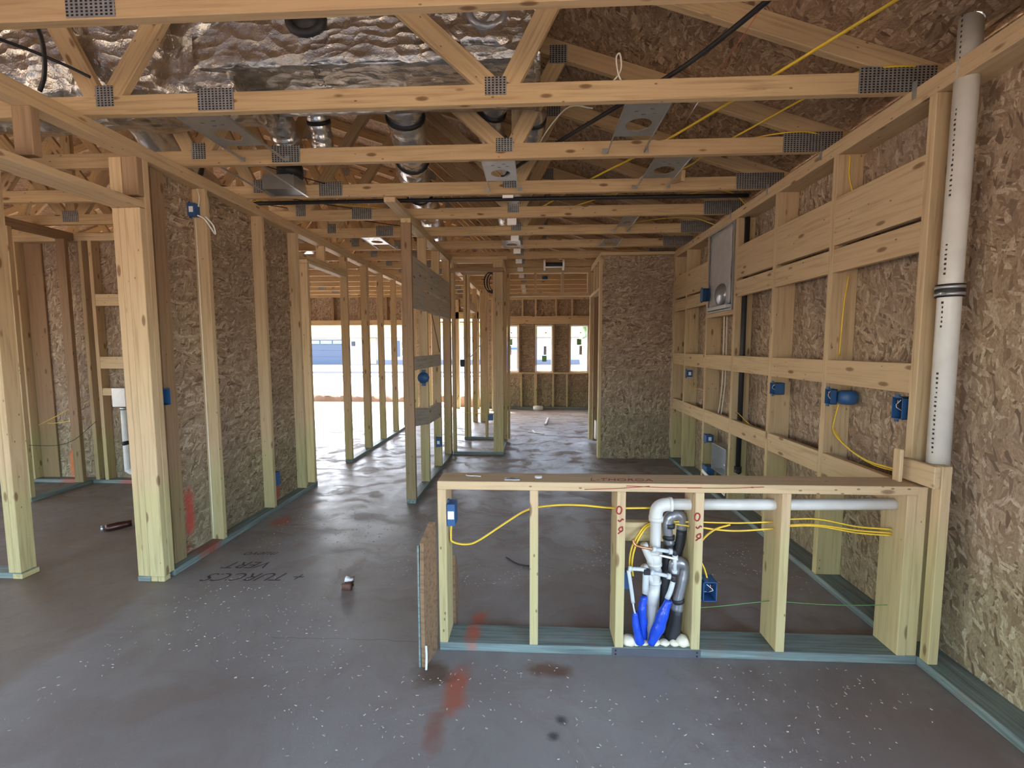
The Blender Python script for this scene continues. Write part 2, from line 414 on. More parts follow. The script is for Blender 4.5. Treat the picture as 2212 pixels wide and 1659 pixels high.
# ------------------------------------------------------------------ setting: slab, sheathing, roof
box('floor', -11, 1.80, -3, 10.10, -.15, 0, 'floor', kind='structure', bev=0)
def panel(name, x0, x1, y0, y1, z0, z1, mat='osb', **k): return box(name, x0, x1, y0, y1, z0, z1, mat, bev=0, kind='structure', **k)
panel('wall_right', XR+D6, XR+D6+.012, .80, 10.06, 0, CZ+.1, 'osbl')
panel('wall_right', XR+D6, XR+D6+.012, -1.6, .799, 2.05, CZ+.1, 'osbl')  # upper strip only; unseen opening below added to light the left wall
panel('wall_left', XL-D4-.012, XL-D4, 2.53, 4.12, .002, CZ, 'osbl')
panel('wall_light_baffle_left', -10.612, -10.6, 2.45, 10.15, 0, 1.3)  # unseen half-height wall, added to dim the garage floor and keep attic light
panel('wall_back', -5.6, XL-D4-.012-.07, 4.30+D4, 4.30+D4+.012, 0, CZ, 'osbl')
RY = -1.6
for a, b, c, d in ((-10.6, -6.0, 0, CZ), (-3.4, -1.5, 0, CZ), (.3, 1.80, 0, CZ), (-6.0, -3.4, 2.1, CZ), (-1.5, .3, 2.05, CZ)): panel('wall_rear_added', a, b, RY-.012, RY, c, d)  # unseen wall added behind the camera, its openings limit the back light
bm = bmesh.new()
for y in (RY-.013, FYG):
    q = [(-10.6, CZ+.02), (1.8, CZ+.02), (1.8, 2.56), (-4.2, 4.54), (-10.6, 2.43+.02)]
    a = [bm.verts.new((x, y, z)) for x, z in q]; b = [bm.verts.new((x, y+.012, z)) for x, z in q]
    bm.faces.new(a); bm.faces.new(b[::-1])
    for i in range(5): bm.faces.new((a[i], b[i], b[(i+1) % 5], a[(i+1) % 5]))
bmesh.ops.recalc_face_normals(bm, faces=bm.faces[:])
put('wall_gables', finish(bm, 'wall_gables', 'osbroof'), kind='structure')
# roof deck, two slopes
RIDGE = -4.2; Z0 = 3.10; SL = .331
def chord(x): return Z0-SL*x if x > RIDGE else Z0-SL*(2*RIDGE-x)
zt = .094/math.cos(math.atan(SL))
def deck(name, xa, xb):
    bm = bmesh.new(); y0, y1 = -1.6, 10.7; t = .012
    za, zb = chord(xa)+zt, chord(xb)+zt; L = math.hypot(xb-xa, zb-za)
    c = Vector(((xa+xb)/2, (y0+y1)/2, (za+zb)/2+t/2+.001))
    mw = frame(c, Vector((xb-xa, 0, zb-za)), Vector((0, 1, 0)))
    put(name, boxmesh(L, y1-y0, t, 'osbroof', 0), mw, kind='structure')
deck('ceiling_right', RIDGE, 2.3); deck('ceiling_left', -10.7, RIDGE)

# ------------------------------------------------------------------ roof trusses
NB = [(-.17, CZ+.05), (-2.07, CZ+.05), (-4.2, CZ+.05), (-6.33, CZ+.05), (-8.23, CZ+.05)]
def build_truss(y, label, full=True):
    t = thing('roof_truss', (0, y, CZ), label, 'roof truss', 'roof trusses over the rooms')
    yc = y
    beam('bottom_chord', (-10.35, yc, CZ+.0445), (1.93, yc, CZ+.0445), .089, W2, 'truss', parent=t)
    h = .047/math.cos(math.atan(SL))
    beam('top_chord', (RIDGE, yc, chord(RIDGE)+h), (2.25, yc, chord(2.25)+h), .094, W2, 'truss', parent=t)
    beam('top_chord', (RIDGE, yc, chord(RIDGE)+h), (-10.65, yc, chord(-10.65)+h), .094, W2, 'truss', parent=t)
    zb = CZ+.089
    def web(xa, xb, zbt=None):
        beam('web', (xa, yc, zb), (xb, yc, chord(xb)), .089, W2*.98, 'truss', parent=t)
    for s in (0, 1):
        m = (lambda x: x) if s == 0 else (lambda x: 2*RIDGE-x)
        web(m(-.115), m(.14)); web(m(-.21), m(-1.25)); web(m(-2.03), m(-1.35)); web(m(-2.12), m(-2.85)); web(m(-4.12), m(-2.95))
    web(-4.2, -4.2)
    yf = yc-W2/2-.0015
    def gus(cx, cz, wd, ht, rot=0):
        c = Vector((cx, yf, cz)); X = Vector((math.cos(rot), 0, math.sin(rot))); Z = Vector((-math.sin(rot), 0, math.cos(rot)))
        put('gusset_plate', boxmesh(wd, ht, .0015, 'gusset', 0), frame(c, X, Z), parent=t)
    for x, z, a, b in ((-.177, CZ+.078, .100, .080), (-1.51, CZ+.055, .175, .100), (-2.06, CZ+.085, .088, .095), (1.60, CZ+.055, .33, .11),
                       (.14, chord(.14)+.02, .10, .10), (-1.30, chord(-1.3)+.01, .13, .11), (-2.9, chord(-2.9)+.01, .13, .11), (-4.2, CZ+.07, .15, .10), (-4.2, chord(RIDGE)+.03, .16, .12)):
        gus(x, z, a, b)
    return t
TY = [1.566+W2/2+.61*n for n in range(-1, 15)]
ordn = ['nearest', 'first', 'second', 'third', 'fourth', 'fifth', 'sixth', 'seventh', 'eighth', 'ninth', 'tenth', 'eleventh', 'twelfth', 'thirteenth', 'fourteenth', 'fifteenth']
TL = ['pine roof truss overhead behind the viewpoint, outside the picture top',
      'pine roof truss along the very top edge of the photo',
      'pine roof truss directly in front of the silver duct, tag stamps near its right end',
      'pine roof truss just beyond the silver duct, second one below the top edge',
      'pine roof truss directly in front of the long black pipe',
      'pine roof truss just behind the black pipe, with the first white card',
      'pine roof truss over the slatted partition end post, second beyond the black pipe',
      'pine roof truss over the middle of the slatted partition',
      'pine roof truss over the closet end of the slatted partition',
      'pine roof truss in front of the white-ended reel, over the closet frame',
      'pine roof truss behind the white-ended reel, in front of the hall header']
for n, y in enumerate(TY):
    lab = TL[n] if n < len(TL) else 'pine truss chord seen through the hall header, number %s past the header' % ordn[n-len(TL)+1]
    if n == 0:
        base = None; continue
    if base is None:
        base = build_truss(y, lab); kids = [o for o in base.children]
    else:
        r = base.copy(); COL.objects.link(r); r.location.y = y; r['label'] = lab; WM[r.name] = Matrix.Translation((0, y, CZ))
        for c in kids:
            d = c.copy(); COL.objects.link(d); d.parent = r
# ------------------------------------------------------------------ framing helpers
def stud(x0, x1, y0, y1, label, z0=W2, z1=TOP, mat='pine', group=None, name='wall_stud', cat='stud', **k):
    return box(name, x0, x1, y0, y1, z0, z1, mat, label=label, cat=cat, group=group, **k)
def plate(x0, x1, y0, y1, z0, z1, label, mat='pine', name='top_plate', cat='wall plate', group=None):
    return box(name, x0, x1, y0, y1, z0, z1, mat, label=label, cat=cat, group=group)

# ---- right wall
plate(XR, XR+D6, .80, 10.04, 0, W2, 'pale green treated sill plate along the foot of the right wall', 'treated', 'sill_plate')
plate(XR, XR+D6, -1.2, 10.04, TOP, TOP+W2, 'lower board of the doubled top plate along the right wall', group='doubled top plate of the right wall')
plate(XR, XR+D6, -1.2, 10.04, TOP+W2, CZ, 'upper board of the doubled top plate along the right wall, under the truss heels', group='doubled top plate of the right wall')
RS = [2.033, 2.64, 3.242, 3.85, 4.45, 5.055, 5.66]
RL = ['wide stud behind the white vent pipe, at the half wall end of the right wall',
      'right wall stud carrying the blue box with the rounded back',
      'right wall stud with a narrow blue box, second beyond the vent pipe',
      'right wall stud with the black drain pipe standing against it',
      'right wall stud on the far side of the hooded grey recessed box',
      'right wall stud with a stickered blue box, one bay short of the OSB closet',
      'right wall stud in the corner touching the OSB closet front']
gr = 'studs of the right wall'
for y, l in zip(RS, RL):
    s_ = stud(XR, XR+D6, y, y+W2 if y < 5.6 else y+W2, l, group=gr) if y != 5.66 else stud(XR, XR+D6, 5.50-W2, 5.50, l, group=gr)
for i, y in enumerate((6.3, 6.9, 7.5, 8.1, 8.7, 9.3)): stud(XR, XR+D6, y, y+W2, 'right wall stud hidden past the OSB closet, %s one' % ordn[i+1], group=gr)
bays = ['behind the vent pipe', 'above the rounded blue box' , 'beside the narrow blue box', 'at the black drain pipe', 'under the hooded grey box', 'next to the OSB closet corner']
rows = [(1.930, 2.187, 'wide upper board nailed across the bay '), (1.782, 1.910, 'narrow board just below the wide one in the bay '),
        (1.168, 1.300, 'chest-high blocking board in the bay '), (.640, .766, 'knee-high blocking board in the bay ')]
where = ['next to the vent pipe', 'between the two blue boxes', 'just before the black drain pipe', 'of the hooded grey box', 'just past the hooded grey box', 'against the OSB closet']
ys = RS[:-1]+[5.50-W2]
for b in range(6):
    for z0, z1, t in rows:
        if b == 3 and z0 > 1.7: continue
        box('blocking_board', XR, XR+W2, ys[b]+W2+.001, ys[b+1]-.001, z0, z1, 'pine', label=t+where[b], cat='blocking', group='blocking boards of the right wall')

# ---- half wall
HY = 1.9325; HB = HY+D6
plate(-.426, XR-.001, HY, HB, 0, W2, 'weathered green sill plate under the half wall', 'treated', 'sill_plate')
hp = plate(-.426, XR-.04, HY, HB, .749, .787, 'board capping the half wall, with red marker scribbles', 'pine', 'cap_plate')
HS = [(-.426, 'end stud of the half wall beside the leaning scrap board'), (-.018, 'half wall stud crossed by the sagging yellow cable'),
      (.362, 'half wall stud lettered in red, left of the plumbing'), (.696, 'half wall stud lettered in red, right of the plumbing'),
      (1.060, 'half wall stud right of the open blue box, pipe passing through'), (1.572, 'last half wall stud, with the white pipe ending in it')]
hst = [stud(x, x+W2, HY, HB if i != 1 else HY+D4, l, z1=.749, group='half wall studs') for i, (x, l) in enumerate(HS)]
stud(1.612, 1.655, HY+.002, HB, 'pine filler stud closing the right end of the half wall', z1=.785)
stud(1.658, 1.698, 1.88, 1.925, 'short pine post in front of the white vent pipe', z0=W2, z1=.887)
box('blocking_board', 1.632, 1.657, 1.885, 2.055, .792, .885, 'pine', label='short pale board on edge at the half wall corner, under the vent pipe', cat='blocking')
box('blocking_board', 1.585, 1.600, 2.0, 2.04, .787, .93, 'pine', label='thin upright offcut on the half wall cap near the vent pipe', cat='blocking')
box('blocking_board', .4015, .695, HB-W2, HB, .485, .573, 'pine', label='flat block between the red lettered studs behind the pipes', cat='blocking')
sp_ = box('protection_plate', .350, .738, HY-.003, HY-.0005, .001, .036, 'darksteel', label='dark steel nail plate on the half wall sill under the pipes', cat='nail plate', bev=0)
for x, z in ((.366, .027), (.366, .010), (.722, .027), (.722, .010)): disc('screw', (x, HY-.004, z), .004, .003, 'black', (0, 1, 0), 10, parent=sp_)

# marker strokes
def strokes(par, lines, r, mat, name='marker_letter'):
    for l in lines: tube(name, l, r, mat, seg=5, n=4, parent=par)
def zplane(y, pts): return [(a, y, b) for a, b in pts]
for par, x, z in ((hst[2], .381, .0), (hst[3], .715, -.025)):
    yf = HY-.0005
    O = [(x-.010+.011*math.sin(a)*(1+.1*math.sin(2*a)), .668+z+.017*math.cos(a)) for a in [i*.7 for i in range(10)]]
    strokes(par, [zplane(yf, O), zplane(yf, [(x-.014, .624+z), (x-.006, .617+z), (x+.004, .628+z), (x+.010, .624+z)]),
                  zplane(yf, [(x+.008, .594+z), (x-.004, .590+z), (x-.010, .580+z), (x, .573+z), (x+.007, .578+z), (x+.006, .592+z)]), zplane(yf, [(x+.003, .575+z), (x-.013, .562+z)])], .0032, 'marker')
strokes(hp, [zplane(HY-.0004, [(.22, .758), (.34, .763), (.46, .772), (.50, .776)]), zplane(HY-.0004, [(.40, .776), (.56, .771), (.72, .772)]),
             zplane(HY-.0004, [(.66, .770), (.85, .772), (.98, .779)])], .0016, 'marker', 'marker_line')
def text(par, s, size, loc, rz, mat, name='writing', tilt=0, shear=.2):
    cu = bpy.data.curves.new(name, 'FONT'); cu.body = s; cu.size = size; cu.extrude = .0004; cu.shear = shear; cu.align_x = 'CENTER'; cu.offset = -.0008
    me_ = bpy.data.objects.new('tmp', cu).to_mesh().copy(); cu = me_; cu.materials.clear(); cu.materials.append(M[mat]); mw = Matrix.Translation(loc) @ Matrix.Rotation(rz, 4, 'Z') @ Matrix.Rotation(tilt, 4, 'X')
    return put(name, cu, mw, parent=par)
text(hp, 'L-THOROA', .055, (.385, 1.965, .7875), 0, 'marker')
flr = bpy.data.objects['floor']
for s, x, y, sz in (('+ TURCCS', -1.66, 2.58, .13), ('VERT', -1.80, 2.72, .12), ('nuevo', -1.82, 2.86, .09)):
    text(flr, s, sz, (x, y, .0006), math.pi+.05, 'ink', shear=.4)

# leaning scrap at the half wall end
def slab_outline(name, x0, x1, outline, mat, **k):
    bm = bmesh.new(); c = Vector((x0, outline[0][0], outline[0][1]))
    a = [bm.verts.new(Vector((x0, y, z))-c) for y, z in outline]; b = [bm.verts.new(Vector((x1, y, z))-c) for y, z in outline]
    bm.faces.new(a); bm.faces.new(b[::-1]); n = len(a)
    for i in range(n): bm.faces.new((a[i], b[i], b[(i+1) % n], a[(i+1) % n]))
    bmesh.ops.recalc_face_normals(bm, faces=bm.faces[:])
    return put(name, finish(bm, name, mat), Matrix.Translation(c), **k)
scrap = slab_outline('scrap_board', -.462, -.444, [(1.835, .0), (1.955, .0), (1.965, .2), (1.96, .42), (1.955, .60), (1.93, .61), (1.90, .59), (1.86, .565), (1.84, .55), (1.832, .30)], 'bark',
             label='rough brown bark-edged scrap board leaning on the half wall end', cat='scrap board')
scrap.location.x = -.482; scrap.location.y = 1.822; scrap.rotation_euler.z = -.23
slab_outline('scrap_board', -.40, -.378, [(2.08, 0), (2.12, 0), (2.17, .1), (2.17, .25), (2.13, .34), (2.08, .38)], 'bark', label='round-edged brown board standing behind the half wall end stud', cat='scrap board')
slab_outline('scrap_board', -.493, -.485, [(1.82, 0), (1.90, 0), (1.90, .52), (1.825, .54)], 'treated', label='thin green treated offcut standing left of the brown scrap board', cat='scrap board')
tube('wood_splinter', [(-.458, 1.805, .001), (-.458, 1.815, .05), (-.460, 1.818, .10)], .005, 'pvc', label='pale splinter standing at the foot of the brown scrap board', cat='splinter')

# ---- left wall
plate(XL-D4, XL, 2.53, 4.345, 0, W2, 'green treated sill plate under the OSB-backed left wall', 'treated', 'sill_plate')
plate(XL-D4, XL, -1.2, 10.0, TOP, TOP+W2, 'lower board of the doubled top plate along the left wall', group='doubled top plate of the left wall')
plate(XL-D4, XL, -1.2, 10.0, TOP+W2, CZ, 'upper board of the doubled top plate along the left wall, under the trusses', group='doubled top plate of the left wall')
stud(XL-D4, XL, 2.452, 2.49, 'front board of the built-up post at the left doorway, with three nails at its foot', z0=.033, z1=2.148)
stud(XL-D4-W2, XL-D4-.001, 2.454, 2.54, 'middle board of the built-up post at the left doorway', z0=.033, z1=2.148)
stud(XL-D4-2*W2-.001, XL-D4-W2-.001, 2.456, 2.54, 'outermost left board of the built-up post at the left doorway', z0=.033, z1=2.148)
stud(XL-D4, XL, 2.491, 2.529, 'full height stud behind the doorway post, its edge lit blue', z0=W2, z1=TOP)
for i, (a, b, m) in enumerate(((-2.335, -2.257, 'treated'), (-2.254, -2.214, 'pine'), (-2.211, -2.171, 'pine'))):
    box('plate_offcut', a, b, 2.454, 2.50, .001, .032, m, label=['green offcut under the doorway post', 'middle pale offcut under the doorway post', 'right pale offcut under the doorway post'][i], cat='offcut')
stud(XL-D4, XL-D4+W2, 2.60, 2.69, 'browned flat stud against the OSB just right of the doorway post', mat='brown')
stud(XL-D4, XL, 2.963, 3.001, 'left wall stud holding the high blue box with the loose wire', group='left wall studs')
stud(XL-D4, XL, 3.585, 3.623, 'left wall stud with a blue box near its foot', group='left wall studs')
stud(XL-D4, XL, 4.115, 4.153, 'left wall stud at the end of the OSB, its edge lit pale blue', group='left wall studs')
stud(XL-D4, XL, 4.295, 4.333, 'last stud of the left wall, at the opening to the bright garage', group='left wall studs', z1=2.18)
# header over the left doorway towards the viewpoint
plate(-2.334, XL, -1.0, 2.49, 2.150, 2.188, 'flat header board over the left doorway', name='door_header', cat='header')
plate(-2.334, XL-.10, -1.0, 2.49, 2.189, 2.212, 'thin second layer lying on the left doorway header', name='door_header', cat='header')
for y, l in ((1.93, 'short reddish cripple stud above the left doorway, nearest one in view'), (2.452, 'short reddish cripple stud directly above the left doorway post'), (1.32, 'short cripple stud above the left doorway, out past the picture edge')):
    stud(XL-D4, XL, y, y+W2, l, z0=2.2125 if y != 2.452 else 2.2125, z1=TOP, mat='brown' if y != 1.32 else 'pine', name='cripple_stud')
stud(-2.334, -2.262, 2.456, 2.50, 'narrow pale cripple left of the one above the doorway post', z0=2.2125, z1=TOP, name='cripple_stud')
# header over garage opening
for z, l in ((2.182, 'lower flat header board over the opening to the garage'), (2.222, 'upper flat header board over the opening to the garage')):
    plate(XL-D4, XL, 4.30 if z < 2.2 else 4.155, 5.215, z, z+W2, l, name='door_header', cat='header')
stud(XL-D4, XL, 4.66, 4.698, 'short cripple stud above the garage opening header', z0=2.261, z1=TOP, name='cripple_stud')
# garage side wall
plate(XL-D4, XL, 5.218, 9.98, 0, W2, 'pale green sill plate under the open studs of the garage wall', 'treated', 'sill_plate')
for i, y in enumerate((5.218, 5.84, 6.45, 7.06, 7.67, 8.28, 8.89, 9.50)):
    l = ['first bare stud of the open garage wall, beside the opening', 'paired stud of the open garage wall, second from the opening', 'bare garage wall stud, third from the opening', 'bare garage wall stud, fourth from the opening',
         'bare garage wall stud, fifth from the opening', 'bare garage wall stud seen through the slatted partition, sixth from the opening', 'bare garage wall stud, seventh from the opening', 'bare garage wall stud, nearest the street front'][i]
    stud(XL-D4, XL, y, y+W2, l, group='bare studs of the garage wall')
stud(XL-D4+.01, XL+.0, 5.879, 5.915, 'second half of the paired garage wall stud', group='bare studs of the garage wall')

# ---- slatted partition in the middle
MX0, MX1 = -1.122, -1.035
plate(MX0, MX1, 3.84, 5.66, 0, W2, 'pale green sill plate under the slatted partition', 'treated', 'sill_plate')
plate(MX0, MX1, 3.84, 6.72, TOP, TOP+W2, 'lower top plate of the slatted partition', group='top plates of the slatted partition')
plate(MX0, MX1, 3.42, 6.72, TOP+W2, CZ-.001, 'upper top plate of the slatted partition reaching out past its end post', group='top plates of the slatted partition')
ms = []
for y, m, l in ((3.838, 'brown', 'brown end post of the slatted partition'), (4.37, 'pine', 'partition stud behind the round blue box'), (4.965, 'pine', 'partition stud with a square blue box low down'),
                (5.545, 'pine', 'partition stud where the closet frame begins'), (5.61, 'brown', 'browned partition stud tight against the closet frame')):
    ms.append(stud(MX0, MX1, y, y+W2, l, mat=m, group='studs of the slatted partition'))
pb = [(3.877, 4.369), (4.409, 4.964), (5.004, 5.544)]; pn = ['first bay past the end post', 'middle bay', 'bay nearest the closet']
for i, (a, b) in enumerate(pb):
    box('blocking_board', MX1-W2, MX1, a, b, 1.925, 2.16, 'grey', label='wide weathered upper board in the '+pn[i]+' of the partition', cat='blocking', group='weathered boards of the partition')
    box('blocking_board', MX1-W2, MX1, a, b, 1.72, 1.90, 'grey', label='weathered board below the wide one, '+pn[i]+' of the partition', cat='blocking', group='weathered boards of the partition')
    if i < 2:
        box('blocking_board', MX1-W2, MX1, a, b, 1.175, 1.295, 'grey', label='weathered chest-high board in the '+pn[i]+' of the partition', cat='blocking', group='weathered boards of the partition')
        beam('blocking_board', (MX1-W2/2, a+.002, .765-.07*i), (MX1-W2/2, b-.002, .70-.02*i), .16, W2, 'grey', side=(1, 0, 0), label='weathered knee-high tilted board in the '+pn[i]+' of the partition', cat='blocking', group='weathered boards of the partition')

# ---- closet frame in the hall
CX0, CX1 = -1.034, -.385
plate(CX0, CX1, 5.668, 5.755, 0, W2, 'green sill plate across the closet frame front', 'treated', 'sill_plate')
plate(CX0, -.49, 6.62, 6.705, 0, W2, 'green sill plate across the closet frame back', 'treated', 'sill_plate')
plate(CX1-.088, CX1, 5.757, 6.50, 0, W2, 'dark green sill plate along the hall side of the closet frame', 'treated', 'sill_plate')
plate(CX0, CX1, 5.668, 5.755, TOP, TOP+W2, 'lower top board over the closet frame front'); plate(CX0+.01, CX1+.05, 5.668, 5.755, TOP+W2, CZ-.002, 'upper top board over the closet frame front')
plate(CX0, -.49, 6.62, 6.705, TOP, CZ-.002, 'top board over the closet frame back')
plate(CX1-.088, CX1, 5.757, 6.50, TOP, CZ-.002, 'top board along the hall side of the closet frame')
stud(CX0, CX0+W2, 5.668, 5.755, 'left front stud of the closet frame, against the partition', group='closet frame studs')
stud(CX1-.126, CX1-.089, 5.668, 5.755, 'inner stud of the closet frame corner post', group='closet frame studs')
stud(CX1-.088, CX1, 5.668, 5.706, 'front stud of the closet frame corner post', group='closet frame studs')
stud(CX1-.088, CX1, 5.708, 5.745, 'stud backing the closet frame corner post', group='closet frame studs', mat='brown')
stud(CX1-.088, CX1, 6.46, 6.498, 'stud at the far end of the closet frame hall side', group='closet frame studs')
for x, l in ((-1.03, 'left back stud of the closet frame'), (-.98, 'doubled left back stud of the closet frame'), (-.72, 'slender stud in the middle of the closet frame back')):
    stud(x, x+W2, 6.62, 6.705, l, group='closet frame studs')
plate(CX0, -.36, 5.66-.09, 5.666, 2.30, 2.338, 'brown ledger board across the closet frame top', 'brown', 'ledger_board', 'ledger board')
# entry studs beyond the closet
for i, (x, y) in enumerate(((-1.12, 8.2), (-.98, 8.2), (-1.12, 7.3), (-.95, 8.9), (-.90, 9.6))):
    stud(x, x+(.088 if i < 2 else .06), y, y+W2, 'entry stud seen behind the closet frame, %s one' % ordn[i+1], z0=0.002, group='entry studs behind the closet')
plate(-1.12, -1.03, 6.8, 9.9, TOP, CZ-.002, 'top plate running to the street front behind the closet frame')
plate(-1.12, -1.03, 6.9, 8.1, 1.98, 2.12, 'header board over the entry side opening', name='door_header', cat='header')

# ---- hall header at Y 6.5
HX0, HX1 = -.384, .795
plate(HX0, HX1, 6.51, 6.60, TOP, TOP+W2, 'lower of the two boards topping the hall header'); plate(HX0, HX1, 6.51, 6.60, TOP+W2, CZ-.002, 'upper of the two boards topping the hall header')
plate(HX0, HX1, 6.51, 6.60, 2.095, 2.135, 'long flat board at the bottom of the hall header', name='door_header', cat='header')
for x, l in ((-.383, 'left end'), (.0, 'left of centre'), (.385, 'right of centre'), (.756, 'right end')):
    stud(x, x+W2, 6.512, 6.598, 'short cripple in the hall header, '+l, z0=2.136, z1=TOP, name='cripple_stud', group='cripples of the hall header')
stud(.796, .834, 6.51, 6.60, 'tall pale stud at the right side of the hall opening')
stud(.836, .90, 6.42, 6.50, 'browned stud beside the right side of the hall opening', mat='brown')
stud(-.384, -.346, 6.51, 6.60, 'stud at the left side of the hall opening', z1=2.094)

# ---- OSB closet (pantry)
BX0, BX1, BY = .822, 1.655, 5.54
cw = put('wall_closet', None, Matrix.Translation((BX0, BY, 0)), kind='structure')
for z0, z1 in ((.003, .537), (.540, 1.089), (1.092, 2.456)): box('osb_panel', BX0, BX1, BY, BY+.012, z0, z1, 'osb', bev=0, parent=cw)
plate(BX0-.03, XR-.001, BY-.04, BY+.085, 2.457, CZ-.001, 'pine board capping the OSB closet front', cat='wall plate')
stud(BX0-.034, BX0-.001, BY, BY+.088, 'pale end stud at the left edge of the OSB closet', z1=TOP, z0=.002)
stud(BX0, BX0+W2, BY+.014, BY+.10, 'hidden stud behind the left edge of the OSB closet', z1=TOP, z0=.002)
plate(BX0-.034, BX0+.05, BY+.09, 6.41, 2.06, 2.10, 'flat header board over the OSB closet side doorway', name='door_header', cat='header')
plate(BX0-.034, BX0+.05, BY+.102, 6.41, TOP, CZ-.002, 'top plate over the OSB closet side doorway')
for y, l in ((5.80, 'nearer'), (6.10, 'farther')): stud(BX0-.03, BX0+.05, y, y+W2, 'short cripple over the OSB closet side doorway, %s one' % l, z0=2.101, z1=TOP, name='cripple_stud')
box('water_jug', .86, .885, 6.30, 6.40, .08, .34, 'white', label='white strip behind the browned stud at the closet side', cat='offcut')

# ---- street front wall (far wall) with three windows
FY = 10.05
WN = [(-.73, -.345), (.036, .418), (.79, 1.204)]
panel('wall_front', -1.2, XR+D6, FY+D4, FY+D4+.012, 0, .80)
panel('wall_front', -1.2, XR+D6, FY+D4, FY+D4+.012, 1.86, CZ+.6)
xs = [-1.2]+[v for p in WN for v in p]+[XR+D6]
for i in range(0, len(xs), 2): panel('wall_front', xs[i], xs[i+1], FY+D4, FY+D4+.012, .801, 1.859)
plate(-1.2, XR-.001, FY, FY+D4, 0, W2, 'sill plate under the far window wall', 'treated', 'sill_plate')
plate(-1.0, XR-.001, FY, FY+D4, TOP, CZ-.002, 'top plate of the far window wall')
plate(-.9, XR-.001, FY, FY+D4, 1.88, 2.03, 'deep header beam above the three far windows', name='window_header', cat='header')
plate(-.9, XR-.001, FY, FY+D4, 2.031, 2.055, 'thin board lying on the header above the far windows')
plate(-.9, XR-.001, FY, FY+D4, .775, .813, 'long flat board under the three far windows', name='window_sill_plate')
for i, x in enumerate((-.27, .02, .47, .82, 1.25)): stud(x, x+W2, FY, FY+D4, 'short stud above the far windows, %s from the closet side' % ordn[i+1], z0=2.056, z1=TOP, name='cripple_stud', group='cripples above the far windows')
for i, x in enumerate((-.30, .0, .41, .72, 1.22)): stud(x, x+(W2 if i != 1 else .07), FY, FY+D4, 'short stud below the far windows, %s from the closet side' % ordn[i+1], z1=.774, name='cripple_stud', group='cripples below the far windows')
for i, x in enumerate((-.342, -.06+.055, .42, .75, 1.207)): stud(x, x+.036, FY, FY+D4, 'brown trimmer stud beside the far windows, %s from the closet side' % ordn[i+1], z0=.814, z1=1.879, mat='brown', group='trimmers of the far windows')
for i, (a, b) in enumerate(WN):
    wd = put('window_%d' % (i+1), None, Matrix.Translation((a, FY+.04, .813)), kind='structure')
    y0, y1 = FY+.045, FY+.095; f = .030; z0, z1 = .815, 1.857
    multi('window_frame', [(a+.002, a+f, y0, y1, z0, z1), (b-f, b-.002, y0, y1, z0, z1), (a+f, b-f, y0, y1, z0, z0+f), (a+f, b-f, y0, y1, z1-f, z1)], 'vinyl', parent=wd)
    box('pane', a+f, b-f, FY+.068, FY+.072, z0+f, z1-f, 'glass', bev=0, parent=wd)
    m = (a+b)/2; zs = [1.42, 1.05, 1.42][i]
    st = box('sticker', m-.045, m+.055, FY+.064, FY+.066, zs, zs+.13, 'sticker', bev=0, parent=wd)
    box('sticker', m-.03+.02*i, m+.03+.02*i, FY+.064, FY+.066, zs-.22 if i != 1 else zs+.15, zs-.02 if i != 1 else zs+.34, 'sleeve', bev=0, parent=wd)
    box('sticker', m+.02, m+.05, FY+.064, FY+.066, 1.68, 1.70, 'ink', bev=0, parent=wd)
# wall between entry and garage on the street front
panel('wall_entry', -2.62, -2.20, FY-.05, FY-.038, 0, 2.30)
panel('wall_garage', -3.6, -2.63, FY+D4, FY+D4+.012, 1.90, 2.6, 'osb')
panel('wall_garage', -8.6, -3.6, FY+D4, FY+D4+.012, 1.90, 2.6, 'osb')
panel('wall_garage_end', -10.6, -8.6, FY+D4, FY+D4+.012, 0, 2.6, 'osb')
plate(-8.6, -2.30, FY-.005, FY+D4, 1.87, 1.985, 'long pale header beam across the garage door opening', name='door_header', cat='header')
for i, x in enumerate([-8.2+.61*k for k in range(10)]): stud(x, x+W2, FY, FY+D4, 'short stud above the garage door beam, %s from the garage left end' % ordn[i+1], z0=1.986, z1=CZ-.001, name='cripple_stud', group='cripples above the garage door beam', mat='brown')
stud(-2.20, -2.165, FY-.1, FY-.02, 'pale stud beside the bright gap at the entry', z0=.002)
stud(-1.75, -1.66, FY-.05, FY+.03, 'entry door side stud before the street, left one', z0=.002); stud(-1.34, -1.22, FY-.05, FY+.03, 'entry door side stud before the street, right one', z0=.002)
plate(-2.2, -1.2, FY-.05, FY+.03, 2.0, 2.15, 'header board over the entry door opening', name='door_header', cat='header')
panel('wall_entry_top', -2.2, -1.2, FY+.031, FY+.043, 2.15, 2.6, 'osb')

# ---- room on the left through the doorway
BWY = 4.30
plate(-5.6, -2.37, BWY, BWY+D4, 0, W2, 'green sill plate of the wall behind the left doorway', 'treated', 'sill_plate')
plate(-5.6, -2.37, BWY, BWY+D4, TOP, TOP+W2, 'lower top plate of the wall behind the left doorway'); plate(-5.6, -2.37, BWY, BWY+D4, TOP+W2, CZ-.002, 'upper top plate of the wall behind the left doorway')
for x, l in ((-5.15, 'bright stud against the OSB in the side room, left one'), (-4.46, 'corner stud in the side room behind the dividing wall'), (-4.36, 'stud beside the blocked bay in the side room'), (-3.93, 'side room stud at the right of the blocked bay')):
    stud(x, x+W2, BWY, BWY+D4-.001, l, group='studs of the side room back wall')
box('back_board', -5.10, -4.92, BWY+D4-.02, BWY+D4-.001, W2, TOP, 'brown', label='wide browned board against the OSB in the side room', cat='board')
for z0, z1, l in ((1.79, 1.905, 'upper pale block'), (1.17, 1.29, 'middle pale block'), (.90, .975, 'lower pale block behind the metal box')):
    box('blocking_board', -4.321, -3.931, BWY, BWY+W2, z0, z1, 'pine', label=l+' in the side room bay', cat='blocking', group='blocks of the side room bay')
